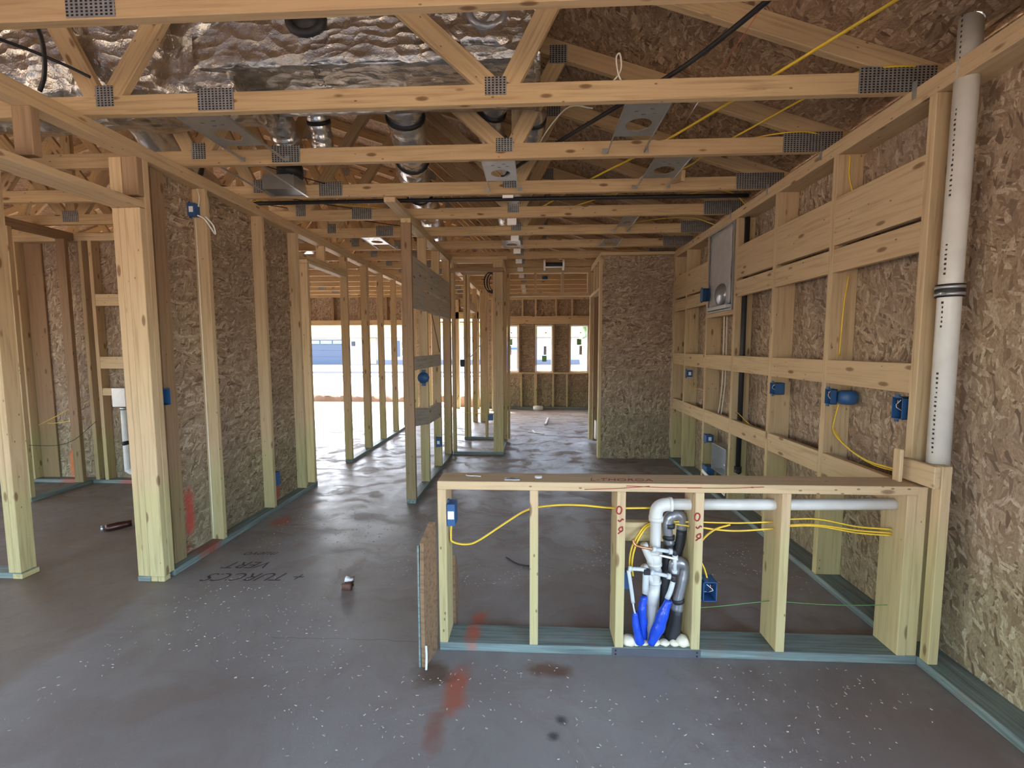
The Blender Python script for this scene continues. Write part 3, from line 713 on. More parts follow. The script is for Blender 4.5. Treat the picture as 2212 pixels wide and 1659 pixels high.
plate(-4.58, -4.49, 3.73, 4.295, 0, W2, 'dark sill plate of the dividing wall in the side room', 'treated', 'sill_plate')
plate(-4.58, -4.49, 3.0, 4.295, TOP, TOP+W2, 'lower top plate of the side room dividing wall', 'brown'); plate(-4.58, -4.49, 3.0, 4.295, TOP+W2, CZ-.002, 'upper top plate of the side room dividing wall', 'brown')
stud(-4.58, -4.49, 3.73, 3.768, 'bright end stud of the side room dividing wall')
stud(-4.58, -4.49, 4.20, 4.238, 'brown stud of the dividing wall in the far corner', mat='brown')
plate(-5.6, -3.06, 2.452, 2.452+D4, 0, .034, 'green sill plate of the near left wall stub', 'treated', 'sill_plate')
box('plate_offcut', -3.11, -3.05, 2.448, 2.545, .0005, .030, 'pine', label='pale offcut under the near left post', cat='offcut').hide_render = False
stud(-3.098, -3.06, 2.452, 2.452+D4, 'near left post, its wide shaded face towards the doorway', z0=.035)
stud(-3.138, -3.10, 2.452, 2.452+D4, 'second board of the near left post', z0=.035)
stud(-3.62, -3.58, 2.452, 2.452+D4, 'stud left of the near left post at the picture edge', z0=.035)
plate(-5.6, -3.06, 2.452, 2.452+D4, TOP, CZ-.002, 'top board over the near left post')
# far left shell, unseen, cut open to let light into the side room
panel('wall_side_unseen', -5.612, -5.6, 2.452, 4.30+D4+.012, 2.0, CZ)
panel('wall_side_unseen', -5.612, -5.6, 3.9, 4.30+D4+.012, 0, 1.999)
# ------------------------------------------------------------------ boxes, cables and pipes
def bluebox(x0, x1, y0, y1, z0, z1, label, open_=None, paper=None, wires=0, nails=True, group=None):
    t = thing('electrical_box', ((x0+x1)/2, (y0+y1)/2, z0), label, 'electrical box', group)
    th = .003
    d = {'-y': (y0, 1), '-x': (x0, 0), '+x': (x1, 0)}
    B = [(x0, x1, y0, y1, z0, z0+th), (x0, x1, y0, y1, z1-th, z1)]
    if open_ == '-y': B += [(x0, x0+th, y0, y1, z0, z1), (x1-th, x1, y0, y1, z0, z1), (x0, x1, y1-th, y1, z0, z1)]
    elif open_ == '-x': B += [(x0, x1, y0, y0+th, z0, z1), (x0, x1, y1-th, y1, z0, z1), (x1-th, x1, y0, y1, z0, z1)]
    elif open_ == '+x': B += [(x0, x1, y0, y0+th, z0, z1), (x0, x1, y1-th, y1, z0, z1), (x0, x0+th, y0, y1, z0, z1)]
    else: B = [(x0, x1, y0, y1, z0, z1)]
    m = (z0+z1)/2; ym = (y0+y1)/2; xm = (x0+x1)/2
    B += [(x0-.003, x0+.004, ym-.01, ym+.01, z1, z1+.012), (x0-.003, x0+.004, ym-.01, ym+.01, z0-.012, z0)]
    multi('shell', B, 'blue', parent=t)
    if paper == '-y': box('label_sticker', xm-.014, xm+.014, y0-.0012, y0-.0002, m-.018, m+.018, 'white', bev=0, parent=t); 
    if paper == '-x': box('label_sticker', x0-.0012, x0-.0002, ym-.014, ym+.014, m-.018, m+.018, 'white', bev=0, parent=t)
    for i in range(wires):
        if open_ == '-y': a = (x0+.01+.012*i, y1-.006, z0+.01); b = (x1-.012-.01*i, y0+.012, m); c = (x0+.015+.015*i, y0+.004, z1-.012)
        else: a = (x1-.006, y0+.01+.012*i, z0+.01); b = (x0+.012, y1-.012-.01*i, m); c = (x0+.004, y0+.015+.015*i, z1-.012)
        tube('wire', [a, b, c], .0014, ['white', 'copper', 'black'][i % 3], seg=5, n=3, parent=t)
    return t
bluebox(.742, .800, HY, HY+.07, .262, .350, 'open blue box with bare wires on the red lettered half wall stud', '-y', wires=3)
bluebox(-.385, -.350, HY+.004, HY+.075, .582, .680, 'blue box with a paper label on the half wall end stud', None, '-y')
bluebox(.402, .452, 2.02, 2.06, .262, .345, 'blue box half hidden behind the white hoses in the half wall')
bluebox(XR-.004, XR+.075, 2.095, 2.155, 1.045, 1.145, 'open blue box beside the vent pipe stud', '-x', wires=3)
t = bluebox(XR-.004, XR+.03, 2.585, 2.638, 1.052, 1.137, 'open blue box with rounded back on the right wall', '-x', wires=3)
bm = bmesh.new(); bmesh.ops.create_uvsphere(bm, u_segments=16, v_segments=10, radius=.055)
for v in bm.verts: v.co = Vector((v.co.x*.95, min(v.co.y, .03)*.9, max(-.038, min(.038, v.co.z))))
put('rounded_back', finish(bm, 'rounded_back', 'blue', True), Matrix.Translation((XR+.085, 2.585, 1.092)), parent=t)
bluebox(XR-.003, XR+.06, 3.17, 3.24, 1.045, 1.125, 'narrow open blue box midway along the right wall', '-x', wires=2)
bluebox(XR+.01, XR+.07, 5.00, 5.052, 1.045, 1.12, 'blue box with square sticker on the stud nearest the OSB closet', None, '-y')
bluebox(XR+.0, XR+.07, 4.37, 4.448, .455, .525, 'blue box with square sticker above the small metal cabinet', None, '-y')
bluebox(XR-.002, XR+.07, 4.33, 4.448, .135, .225, 'blue box at the floor end of the tilted white strip', None)
bluebox(-2.255, -2.205, 2.915, 2.962, 2.235, 2.315, 'blue box high on the left wall stud with a dangling wire', None, '-y')
bluebox(-2.24, -2.185, 2.535, 2.60, 1.035, 1.135, 'open blue box on the doorway post side of the left wall', '+x', wires=1)
bluebox(-2.20, -2.165, 3.625, 3.68, .21, .325, 'small blue box near the floor at the second OSB bay', None)
bluebox(MX1-.05, MX1+.002, 4.900, 4.962, .27, .37, 'blue box with square sticker low on the slatted partition', None, '-y')
bluebox(-.67, -.60, 6.56, 6.615, .30, .40, 'blue box with a looped cable inside the closet frame', None)
# round box on partition
t = thing('electrical_box', (-1.07, 4.34, 1.0), 'round blue ceiling-type box on the slatted partition below a weathered board', 'electrical box')
disc('shell', (-1.075, 4.345, 1.08), .055, .045, 'blue', (0, 1, 0), 10, parent=t)
multi('mounting_tab', [(-1.09, -1.06, 4.335, 4.368, 1.12, 1.155), (-1.09, -1.06, 4.335, 4.368, 1.0, 1.04)], 'blue', parent=t)
t = thing('electrical_box', (.18, 7.6, CZ), 'round blue ceiling box seen inside the hall header', 'electrical box')
disc('shell', (.18, 7.69, CZ+.03), .055, .05, 'blue', (0, 0, 1), 12, parent=t)
# loose wire at high box
tube('loose_wire', [(-2.20, 2.93, 2.24), (-2.17, 2.95, 2.22), (-2.15, 2.98, 2.17), (-2.15, 3.02, 2.14), (-2.14, 2.99, 2.19), (-2.16, 2.95, 2.235)], .005, 'white', label='white loose wire end hanging from the high blue box', cat='wire')
tube('cable', [(-2.205, 2.95, 2.30), (-2.20, 2.957, 2.36), (-2.215, 2.96, TOP-.002)], .005, 'cream', label='cream cable rising from the high blue box on the left wall', cat='cable')
tube('cable', [(-2.235, 2.957, .05), (-2.235, 2.957, 1.2), (-2.235, 2.957, 2.23)], .004, 'cream', label='thin pale cable down the first left wall stud', cat='cable')

# vent pipe on the right
VX, VY = 1.694, 1.955
vp = thing('vent_pipe', (VX, VY, .80), 'tall white vent pipe rising at the half wall corner past the top plate', 'pipe')
tube('pipe', [(VX+.008, VY, .80), (VX+.004, VY, 1.6), (VX, VY-.01, 2.72)], .0385, 'pvc', seg=24, n=1, parent=vp)
gl = []; rp = random.Random(3)
for i in range(90):
    z = .93+i*.0193
    if abs(z-1.60) < .045 or (i//9) % 3 == 2: continue
    ox = .008*(1-(z-.8)/1.9); wd = rp.choice((.0025, .004, .005))
    gl.append((VX-.0385+ox, VX-.0360+ox, VY-.016, VY-.016+wd*1.6, z, z+rp.choice((.006, .009))))
multi('printed_text', gl, 'ink', parent=vp)
cl = disc('rubber_coupling', (VX+.004, VY, 1.60), .046, .052, 'black', seg=28, parent=vp)
for dz in (-.014, .014): disc('steel_clamp', (VX+.004, VY, 1.60+dz), .0475, .012, 'steel', seg=28, parent=cl)
box('clamp_screw', VX-.062, VX-.04, VY-.035, VY-.02, 1.58, 1.592, 'steel', parent=cl)

# plumbing stack in half wall
PY = 2.0
dp = thing('drain_pipe', (.54, PY, .02), 'white drain pipe rising from the sill and turning right through the half wall', 'pipe')
tube('riser', [(.536, PY, .0385), (.547, PY, .32), (.548, PY, .62)], .0235, 'pvc', seg=20, n=1, parent=dp)
tube('elbow', [(.548, PY, .605), (.548, PY, .632), (.556, PY, .655), (.575, PY, .669), (.60, PY, .6735), (.612, PY, .6735)], .029, 'pvc', seg=20, n=3, parent=dp)
for a in ((.548, PY, .607), ): disc('collar', a, .032, .02, 'pvc', seg=24, parent=dp)
disc('collar', (.610, PY, .6735), .032, .014, 'pvc', (1, 0, 0), seg=24, parent=dp)
tube('branch_pipe', [(.60, PY, .6735), (1.12, PY, .679), (1.645, PY, .690)], .0245, 'pvc', seg=20, n=1, parent=dp)
wy = tube('wye_fitting', [(.547, PY, .40), (.548, PY, .455)], .031, 'pvc', seg=24, n=1, parent=dp)
for z in (.398, .455, .315, .365): disc('collar', (.546, PY, z), .0335, .012, 'pvc', seg=24, parent=dp)
tube('wye_fitting', [(.545, PY, .30), (.546, PY, .40)], .029, 'pvc', seg=24, n=1, parent=dp)
tube('wye_fitting', [(.541, PY, .21), (.545, PY, .31)], .0305, 'pvc', seg=24, n=1, parent=dp)
for pts in ([(.532, PY-.01, .405), (.508, PY-.02, .455), (.490, PY-.03, .500)], [(.532, PY-.01, .318), (.512, PY-.02, .36), (.492, PY-.03, .398)]):
    tube('side_stub', pts, .0165, 'pvc', seg=16, n=2, parent=dp)
tube('water_line', [(.498, 1.95, .385), (.496, 1.95, .345), (.496, 1.95, .285)], .014, 'pex', seg=14, n=2, label='short stubby white line hanging left of the drain pipe', cat='water line')
up_ = thing('water_line', (.53, 1.945, .48), 'copper and clear line crossing in front of the drain pipe, upper one', 'water line')
tube('copper_stub', [(.440, 1.965, .525), (.445, 1.955, .508), (.462, 1.95, .498), (.50, 1.95, .491), (.527, 1.95, .487)], .0055, 'copper', seg=10, n=4, parent=up_)
tube('clear_pipe', [(.525, 1.95, .487), (.60, 1.95, .478)], .0085, 'pex', seg=12, n=1, parent=up_)
disc('crimp_ring', (.530, 1.95, .4865), .0125, .014, 'pex', (1, 0, -.1), 14, parent=up_); disc('crimp_ring', (.601, 1.95, .478), .0125, .014, 'pex', (1, 0, -.1), 14, parent=up_)
tube('elbow', [(.604, 1.95, .478), (.620, 1.95, .476), (.621, 1.95, .462)], .0095, 'black', seg=12, n=3, parent=up_)
tube('clear_pipe', [(.621, 1.95, .462), (.622, 1.95, .385)], .0085, 'pex', seg=12, n=1, parent=up_)
for z in (.455, .388): disc('crimp_ring', (.6215, 1.95, z), .0125, .014, 'pex', seg=14, parent=up_)
tube('strap', [(.552, 1.945, .463), (.63, 1.94, .447)], .005, 'white', seg=6, n=1, parent=up_)
lo = thing('water_line', (.5, 1.945, .39), 'clear line with black fittings crossing the drain pipe, lower one', 'water line')
tube('clear_pipe', [(.418, 1.945, .398), (.47, 1.945, .397), (.496, 1.945, .391)], .0085, 'pex', seg=12, n=2, parent=lo)
box('tee_fitting', .484, .512, 1.932, 1.954, .375, .399, 'black', parent=lo)
tube('clear_pipe', [(.510, 1.945, .386), (.60, 1.945, .366)], .0085, 'pex', seg=12, n=1, parent=lo)
for x, z in ((.522, .383), (.595, .367), (.425, .398)): disc('crimp_ring', (x, 1.945, z), .0125, .014, 'pex', (1, 0, -.2), 14, parent=lo)
tube('elbow', [(.602, 1.945, .366), (.617, 1.945, .362), (.615, 1.945, .345)], .0105, 'black', seg=12, n=3, parent=lo)
tube('clear_pipe', [(.614, 1.945, .345), (.604, 1.945, .30), (.592, 1.95, .262)], .011, 'pex', seg=12, n=2, parent=lo)
tube('water_line', [(.418, 1.94, .392), (.422, 1.94, .37), (.433, 1.94, .30), (.441, 1.94, .245)], lambda t: .0085, 'pex', seg=12, n=3, label='white hose slanting down at the left of the drain pipe', cat='water line')
tube('water_line', [(.441, 1.945, .245), (.446, 1.945, .215), (.455, 1.95, .18)], .004, 'pex', seg=8, n=3, label='thin clear line entering the leftmost blue sleeve', cat='water line')
for pts, r, l in (([(.452, 1.955, .19), (.457, 1.955, .14), (.468, 1.955, .09), (.478, 1.955, .05)], lambda t: .009+.012*math.sin(1.3*t+.2), 'slim blue plastic sleeve, leftmost of the three around the pipes'),
                  ([(.497, 1.985, .25), (.492, 1.985, .19), (.497, 1.985, .12), (.501, 1.98, .05)], lambda t: .015+.006*math.sin(3*t), 'upright blue plastic sleeve directly left of the drain pipe'),
                  ([(.592, 1.935, .262), (.575, 1.937, .205), (.553, 1.94, .13), (.525, 1.945, .052)], lambda t: .016+.008*math.sin(2.6*t), 'slanting blue plastic sleeve in front of the drain pipe')):
    tube('plastic_sleeve', pts, r, 'bluebag', seg=14, n=6, crump=.35, label=l, cat='plastic sleeve')
i1 = thing('insulated_pipe', (.61, 2.03, .04), 'hairpin of black insulated pipe wrapped in grey tape, tallest bundle', 'insulated pipe')
tube('wrapped_bend', [(.618, 2.035, .475), (.611, 2.035, .54), (.615, 2.035, .592), (.645, 2.035, .612), (.672, 2.035, .596), (.674, 2.035, .545)], .0245, 'ductape', seg=18, n=6, crump=.22, parent=i1)
tube('black_sleeve', [(.674, 2.035, .545), (.668, 2.035, .48), (.652, 2.035, .42)], .0225, 'black', seg=16, n=3, parent=i1)
tube('black_sleeve', [(.622, 2.04, .475), (.612, 2.04, .36), (.604, 2.04, .25), (.612, 2.04, .13), (.622, 2.035, .042)], .0235, 'black', seg=16, n=4, parent=i1)
for z in (.555, .50): tube('tape_band', [(.616, 2.033, z), (.6165, 2.033, z+.02)], .027, 'black', seg=16, n=1, parent=i1)
i2 = thing('insulated_pipe', (.65, 1.99, .04), 'black insulated pipe wrapped in grey tape, leaning right of the drain', 'insulated pipe')
tube('wrapped_bend', [(.628, 1.995, .36), (.640, 1.995, .405), (.672, 1.995, .402), (.682, 1.995, .375), (.668, 1.99, .31), (.655, 1.99, .25), (.648, 1.99, .19)], lambda t: .024+.003*math.sin(7*t), 'ductape', seg=18, n=6, crump=.20, parent=i2)
tube('black_sleeve', [(.648, 1.99, .195), (.642, 1.99, .12), (.630, 1.99, .042)], lambda t: .026+.005*t, 'black', seg=16, n=3, parent=i2)
tube('tape_band', [(.654, 1.99, .225), (.650, 1.99, .243)], .0285, 'black', seg=16, n=1, parent=i2)
fo = bmesh.new()
for (x, z, r, s) in ((.430, .052, .026, 1.3), (.462, .045, .018, 1.2), (.50, .044, .014, 1.5), (.545, .046, .016, 1.6), (.59, .046, .016, 1.5), (.635, .048, .018, 1.4), (.668, .058, .028, 1.1), (.690, .048, .018, 1.)):
    rr = bmesh.ops.create_icosphere(fo, subdivisions=3, radius=r)
    for v in rr['verts']: v.co = Vector((v.co.x*s+x, v.co.y*1.2+1.965, max(v.co.z*.9+z, .0385))); v.co += Vector((0, 0, .004*noise.noise(v.co*60)))
for v in fo.verts: v.co -= Vector((.55, 1.965, .04))
put('spray_foam', finish(fo, 'spray_foam', 'foam', True), Matrix.Translation((.55, 1.965, .04)), label='lumpy cream spray foam sealing the sill around the pipes', cat='spray foam')

# cables in half wall
def cable(pts, label, r=.004, mat='yellow', cat='cable', **k): return tube('cable', pts, r, mat, seg=6, n=6, label=label, cat=cat, flat=1.5, **k)
cable([(-.372, 1.975, .58), (-.376, 1.975, .52), (-.368, 1.975, .493), (-.31, 1.98, .480), (-.25, 1.985, .497), (-.12, 1.99, .585), (-.02, 2.0, .641), (.10, 2.0, .662), (.22, 2.0, .663), (.36, 2.0, .653), (.54, 2.03, .645)], 'thick yellow cable sagging from the half wall end box to the plumbing', .0045)
cable([(.440, 1.99, .345), (.432, 1.99, .40), (.440, 1.99, .47), (.47, 2.0, .53), (.52, 2.03, .568), (.60, 2.035, .578), (.72, 2.01, .590), (.90, 2.0, .592), (1.06, 2.0, .600)], 'yellow cable looping from the hidden blue box behind the drain pipe')
cable([(.448, 1.985, .345), (.442, 1.985, .40), (.452, 1.985, .47), (.485, 2.0, .535), (.53, 2.03, .562), (.62, 2.035, .570), (.72, 2.0, .572), (.88, 1.99, .560), (1.06, 1.99, .573)], 'lower yellow cable of the pair right of the plumbing', .0045)
cable([(.772, 1.975, .348), (.76, 1.98, .39), (.735, 1.99, .45), (.745, 1.985, .51), (.80, 1.985, .565), (.87, 1.99, .588)], 'yellow cable dropping into the open half wall box')
for i, (z0, z1, l) in enumerate(((.612, .575, 'top yellow cable'), (.586, .558, 'middle yellow cable'), (.580, .547, 'lowest yellow cable'))):
    cable([(1.10, 2.0, z0), (1.25, 2.0, z0+.004), (1.42, 2.0, z1+.01), (1.57, 2.0, z1)], l+' of the bundle in the last half wall bay', .0035)
tube('string', [(.735, 2.06, .155), (.85, 2.03, .185), (1.06, 2.0, .234)], .0018, 'green', seg=5, n=4, label='green ground wire right of the open half wall box', cat='wire')
tube('string', [(1.10, 2.0, .232), (1.35, 2.0, .222), (1.572, 2.0, .228)], .0014, 'green', seg=5, n=4, label='faint green wire across the last half wall bay', cat='wire')
disc('pipe_cap', (.021, 2.006, .790), .0165, .006, 'pvc', seg=20, label='round white plastic cap on the half wall cap board', cat='cap')
tube('wood_shaving', [(-.31, 2.02, .790), (-.29, 2.0, .793), (-.265, 2.01, .790), (-.24, 2.0, .791)], .0025, 'pvc', seg=5, n=4, label='curled pale shaving on the left of the half wall cap', cat='shaving')
lumpy('crumpled_film', -.13, -.06, 1.95, 1.985, .788, .793, 'steel', .003, 40, .01, label='crumpled clear film on the half wall cap beside the white cap', cat='film')

# right wall fittings
bp = thing('drain_stack', (1.72, 3.80, .34), 'black vertical drain pipe standing in the right wall', 'pipe')
tube('pipe', [(1.715, 3.815, .36), (1.715, 3.815, 2.41)], .020, 'black', seg=16, n=1, parent=bp)
disc('end_cap', (1.715, 3.815, .345), .029, .05, 'black', seg=16, parent=bp); disc('end_cap', (1.70, 3.785, .335), .018, .05, 'black', (0, 1, 0), seg=16, parent=bp)
tube('refrigerant_pipe', [(XR+.045, 2.08, 1.921), (XR+.045, 2.9, 1.921), (XR+.045, 3.8, 1.921)], .0045, 'black', seg=8, n=1, label='thin black line in the slot between the upper boards', cat='pipe')
gb = thing('recessed_box', (XR, 4.18, 1.66), 'grey recessed wall box under clouded plastic film', 'recessed box')
multi('metal_shell', [(XR-.006, XR+.09, 3.905, 3.92, 1.70, 2.40), (XR-.006, XR+.09, 4.425, 4.44, 1.70, 2.40), (XR+.078, XR+.09, 3.92, 4.425, 1.70, 2.40), (XR-.012, XR+.09, 3.905, 4.44, 2.40, 2.415), (XR-.006, XR+.09, 3.905, 4.44, 1.685, 1.70)], 'steel', parent=gb)
lumpy('plastic_film', XR-.004, XR+.004, 3.95, 4.40, 1.74, 2.40, 'sleeve', .012, 9, .04, parent=gb)
bm = bmesh.new(); bmesh.ops.create_uvsphere(bm, u_segments=20, v_segments=12, radius=.10)
for v in bm.verts: v.co = Vector((v.co.x*.45, v.co.y*1.05, v.co.z))
put('round_cover', finish(bm, 'round_cover', 'ductape', True), Matrix.Translation((XR-.005, 4.12, 1.83)), parent=gb)
multi('bottom_lip', [(XR-.03, XR+.03, 3.96, 4.36, 1.705, 1.735)], 'pex', parent=gb)
bx_ = bluebox(XR-.075, XR-.014, 4.37, 4.44, 1.80, 1.92, 'blue box on the left side of the hooded grey box', '-y')
plate(XR, XR+.09, 3.89, 4.449, 1.645, 1.684, 'flat pine shelf block under the hooded grey box', name='blocking_board', cat='blocking')
mb = thing('outlet_cabinet', (XR, 4.05, .27), 'small open sheet metal cabinet near the floor of the right wall', 'metal box')
multi('metal_shell', [(XR-.01, XR+.09, 3.90, 3.905, .25, .49), (XR-.01, XR+.09, 4.20, 4.205, .25, .49), (XR+.085, XR+.09, 3.905, 4.20, .25, .49), (XR-.01, XR+.09, 3.9, 4.205, .249, .254), (XR-.01, XR+.09, 3.9, 4.205, .486, .491)], 'steel', parent=mb)
disc('valve', (XR+.02, 3.95, .34), .02, .04, 'steel', (0, 1, 0), 14, parent=mb)
beam('white_strip', (XR-.006, 3.90, .10), (XR-.006, 4.43, .165), .035, .012, 'vinyl', side=(1, 0, 0), label='tilted white strip beside the small metal cabinet', cat='strip')
# cables in right wall
cable([(XR+.05, 2.60, 1.05), (XR+.05, 2.625, .97), (XR+.03, 2.60, .90), (XR+.03, 2.50, .84), (XR+.03, 2.35, .80), (XR+.03, 2.2, .80), (XR+.03, 2.08, .815)], 'yellow cable sagging from the rounded blue box to the vent pipe stud', .003)
cable([(XR+.04, 2.61, .91), (XR+.04, 2.50, .83), (XR+.04, 2.3, .785), (XR+.04, 2.08, .80)], 'second yellow cable sagging under the rounded blue box', .003)
cable([(XR+.06, 2.636, TOP-.01), (XR+.06, 2.634, 2.3), (XR+.09, 2.634, 2.19)], 'yellow cable running down the stud above the wide board', .003)
cable([(XR+.09, 2.636, 1.77), (XR+.07, 2.634, 1.6), (XR+.06, 2.634, 1.32)], 'yellow cable on the stud face above the rounded blue box', .003)
cable([(XR+.04, 3.83, .83), (XR+.04, 3.6, .765), (XR+.04, 3.35, .745), (XR+.03, 3.285, .76)], 'yellow cable looping by the black drain pipe', .003)
cable([(XR+.05, 5.04, .98), (XR+.05, 4.9, .93), (XR+.05, 4.7, .94), (XR+.05, 4.50, .92)], 'yellow cable below the blue box nearest the OSB closet', .003)
for dx in (0, .025): tube('cable', [(XR+.05+dx, 4.18, 1.645), (XR+.07+dx, 4.22, 1.4), (XR+.06+dx, 4.2, 1.0), (XR+.06+dx, 4.30, .6)], .006, 'cream', seg=6, n=5, label='grey cable below the hooded grey box, %s one' % ('left' if dx == 0 else 'right'), cat='cable')

# side room pipe and box
mbx = thing('meter_box', (-4.06, 4.25, .70), 'grey metal box with a pipe below in the side room bay', 'metal box')
box('cover', -4.128, -3.99, 4.20, 4.298, .80, .985, 'steel', parent=mbx)
sp2 = thing('waste_pipe', (-4.05, 4.25, .14), 'grey-white pipe dropping from the metal box in the side room', 'pipe')
tube('pipe', [(-4.052, 4.245, .795), (-4.055, 4.245, .22), (-4.045, 4.245, .155), (-3.99, 4.245, .13), (-3.94, 4.245, .13)], .030, 'pvc', seg=16, n=4, parent=sp2)
disc('collar', (-4.052, 4.245, .78), .036, .03, 'steel', seg=16, parent=sp2); disc('valve', (-4.02, 4.20, .44), .02, .05, 'black', (0, 1, 0), 14, parent=sp2)
for i, (z0, z1) in enumerate(((.60, .86), (.62, .68))):
    cable([(-5.0+.1*i, 4.28, z0), (-4.75, 4.26, (z0+z1)/2-.02), (-4.47, 4.27, z1)], 'yellow cable across the OSB bay of the side room, %s one' % ('rising' if i == 0 else 'flatter'), .003)
tube('cable', [(-4.54, 3.72, .52), (-4.3, 3.9, .50), (-4.40, 4.29, .64)], .0025, 'black', seg=5, n=5, label='thin dark wire drooping in front of the side room dividing wall', cat='wire')

# closet area: conduit, coil, cables
tube('conduit', [(-.70, 8.6, .0), (-.70, 8.6, 1.2), (-.70, 8.6, 2.3)], .035, 'black', seg=12, n=1, label='black conduit with white printing behind the closet frame', cat='conduit')
bm = bmesh.new()
for k in range(7):
    a0 = k*.4; r = .085+.008*(k % 3)
    pts = [Vector((r*math.cos(a)*.9+.01*k, .012*k, r*1.35*math.sin(a))) for a in [a0+i*.5 for i in range(13)]]
    tubebm(pts, .006, 6, 3, bm=bm)
put('wire_coil', finish(bm, 'wire_coil', 'black', True), Matrix.Translation((-.56, 5.80, 2.20)), label='coil of black cable hung inside the top of the closet frame', cat='cable coil')
cable([(-.53, 6.6, .37), (-.60, 6.58, .52), (-.55, 6.55, .60), (-.46, 6.5, .60)], 'yellow cable arching over the blue box in the closet frame', .008, 'cream')
cable([(-1.02, 6.3, .46), (-.75, 6.3, .44), (-.47, 6.3, .43)], 'pale cable strung level across the closet frame', .005)
tube('cable', [(-.78, 6.6, 2.2), (-.80, 6.58, 1.6), (-.76, 6.58, 1.45), (-.90, 6.5, 1.25), (-1.01, 6.3, 1.18)], .006, 'cream', seg=6, n=5, label='cream cable hanging loose down inside the closet frame', cat='cable')
t = thing('electrical_box', (-1.0, 6.3, 1.12), 'small black box where the cream cable ends in the closet frame', 'electrical box')
box('shell', -1.03, -.97, 6.28, 6.34, 1.10, 1.20, 'black', parent=t)
tube('cable', [(-1.05, 4.39, 2.3), (-1.06, 4.55, 1.9), (-1.04, 4.95, 1.32)], .004, 'black', seg=5, n=5, label='thin dark wire slanting through the slatted partition', cat='wire')

# ------------------------------------------------------------------ attic: ducts
D = thing('duct_trunk', (-1.0, 2.5, CZ+.12), 'large foil wrapped duct trunk lying across behind the near truss', 'duct')
lumpy('trunk', -1.66, .02, 2.245, 2.72, 2.735, 3.07, 'foil', .007, 4, .04, parent=D)
lumpy('trunk_upper', -1.66, -.62, 2.27, 2.70, 3.06, 3.27, 'foil', .02, 5, .05, parent=D)
lumpy('end_flange', -.0, .03, 2.24, 2.73, 2.73, 3.065, 'foil', .004, 10, .05, parent=D)
lumpy('crumpled_wrap', -.52, -.03, 2.236, 2.26, 2.80, 3.06, 'foil', .028, 8, .02, parent=D)
lumpy('crumpled_end', -4.1, -1.50, 2.25, 2.74, 2.60, 3.30, 'foil', .04, 4.5, .03, rnd=.75, parent=D)
for k, (x, r) in enumerate(((-1.09, .085), (-.22, .085))):
    pts = [Vector((x+r*math.cos(a), 2.238, 2.94+r*.8*math.sin(a))) for a in [i*math.pi/10 for i in range(21)]]
    tube('takeoff_ring', pts, .02, 'ductape' if k else 'black', seg=8, n=1, parent=D)
disc('takeoff_opening', (-1.09, 2.235, 2.94), .075, .012, 'black', (0, 1, 0), 24, parent=D)
text(D, 'SUPPLY', .055, (-1.06, 2.33, 2.727), -1.35, 'ink', 'printed_text', math.pi, .0)
def flex(pts, r, label, bands=(), crump=.09):
    t = thing('flex_duct', pts[0], label, 'flexible duct')
    rf = (lambda u: r*(1+.05*math.sin(u*len(pts)*14)))
    tube('foil_hose', pts, rf, 'hose', seg=20, n=12, crump=crump, parent=t)
    P = smoothpath(pts, 12)
    for b in bands:
        i = int(b*(len(P)-2)); p, q = P[i], P[i+1]; d = (q-p).normalized()
        tube('strap', [p-d*.012, p+d*.012], r*1.09, 'black', seg=20, n=1, parent=t)
    return t
flex([(-.80, 2.80, 2.93), (-.82, 3.0, 2.80), (-.87, 3.3, 2.725), (-.95, 3.62, 2.715), (-1.00, 4.2, 2.71), (-1.09, 4.95, 2.71), (-1.22, 5.8, 2.71), (-1.35, 6.6, 2.72)], .115, 'long silver flexible duct running away over the slatted partition', (.12, .30, .52))
flex([(-.20, 2.76, 2.92), (-.28, 2.98, 2.78), (-.22, 3.3, 2.70), (-.12, 3.7, 2.69), (-.25, 4.3, 2.69), (-.3, 5.0, 2.69)], .085, 'silver flexible duct beneath the right end of the duct trunk', (.15, .4))
flex([(-.05, 2.78, 2.90), (.0, 2.93, 2.80), (-.02, 3.18, 2.72)], .07, 'short silver duct stub right of the upright block', (.6,))
flex([(-1.72, 2.80, 3.0), (-1.72, 3.0, 2.96), (-1.74, 3.2, 2.86), (-1.75, 3.30, 2.72)], .095, 'silver duct bending down to the ceiling register boot', ())
flex([(-1.40, 2.78, 3.02), (-1.43, 3.0, 2.95), (-1.44, 3.12, 2.82), (-1.47, 3.2, 2.70)], .07, 'small silver duct with black strap left of the long flexible duct', (.55,))
flex([(-2.6, 2.9, 2.95), (-2.7, 3.6, 2.72), (-2.9, 4.6, 2.71), (-3.0, 6, 2.71)], .12, 'silver flexible duct over the side room and garage', (.3,))
# register boot
rb = thing('register_boot', (-1.81, 3.35, CZ), 'sheet metal register boot hung between trusses with black collar', 'register')
multi('metal_box', [(-1.93, -1.70, 3.225, 3.230, CZ+.005, CZ+.10), (-1.93, -1.70, 3.385, 3.39, CZ+.005, CZ+.10), (-1.93, -1.925, 3.23, 3.385, CZ+.005, CZ+.10), (-1.705, -1.70, 3.23, 3.385, CZ+.005, CZ+.10), (-1.93, -1.70, 3.225, 3.39, CZ+.10, CZ+.105)], 'steel', parent=rb)
box('dark_opening', -1.92, -1.71, 3.235, 3.38, CZ+.008, CZ+.012, 'darksteel', bev=0, parent=rb)
disc('collar', (-1.765, 3.30, CZ+.15), .088, .075, 'black', seg=24, parent=rb)
for x in (-1.945, -1.685): multi('hanger_rail', [(x-.008, x+.008, 2.83, 3.395, CZ-.002, CZ+.003)], 'steel', parent=rb)

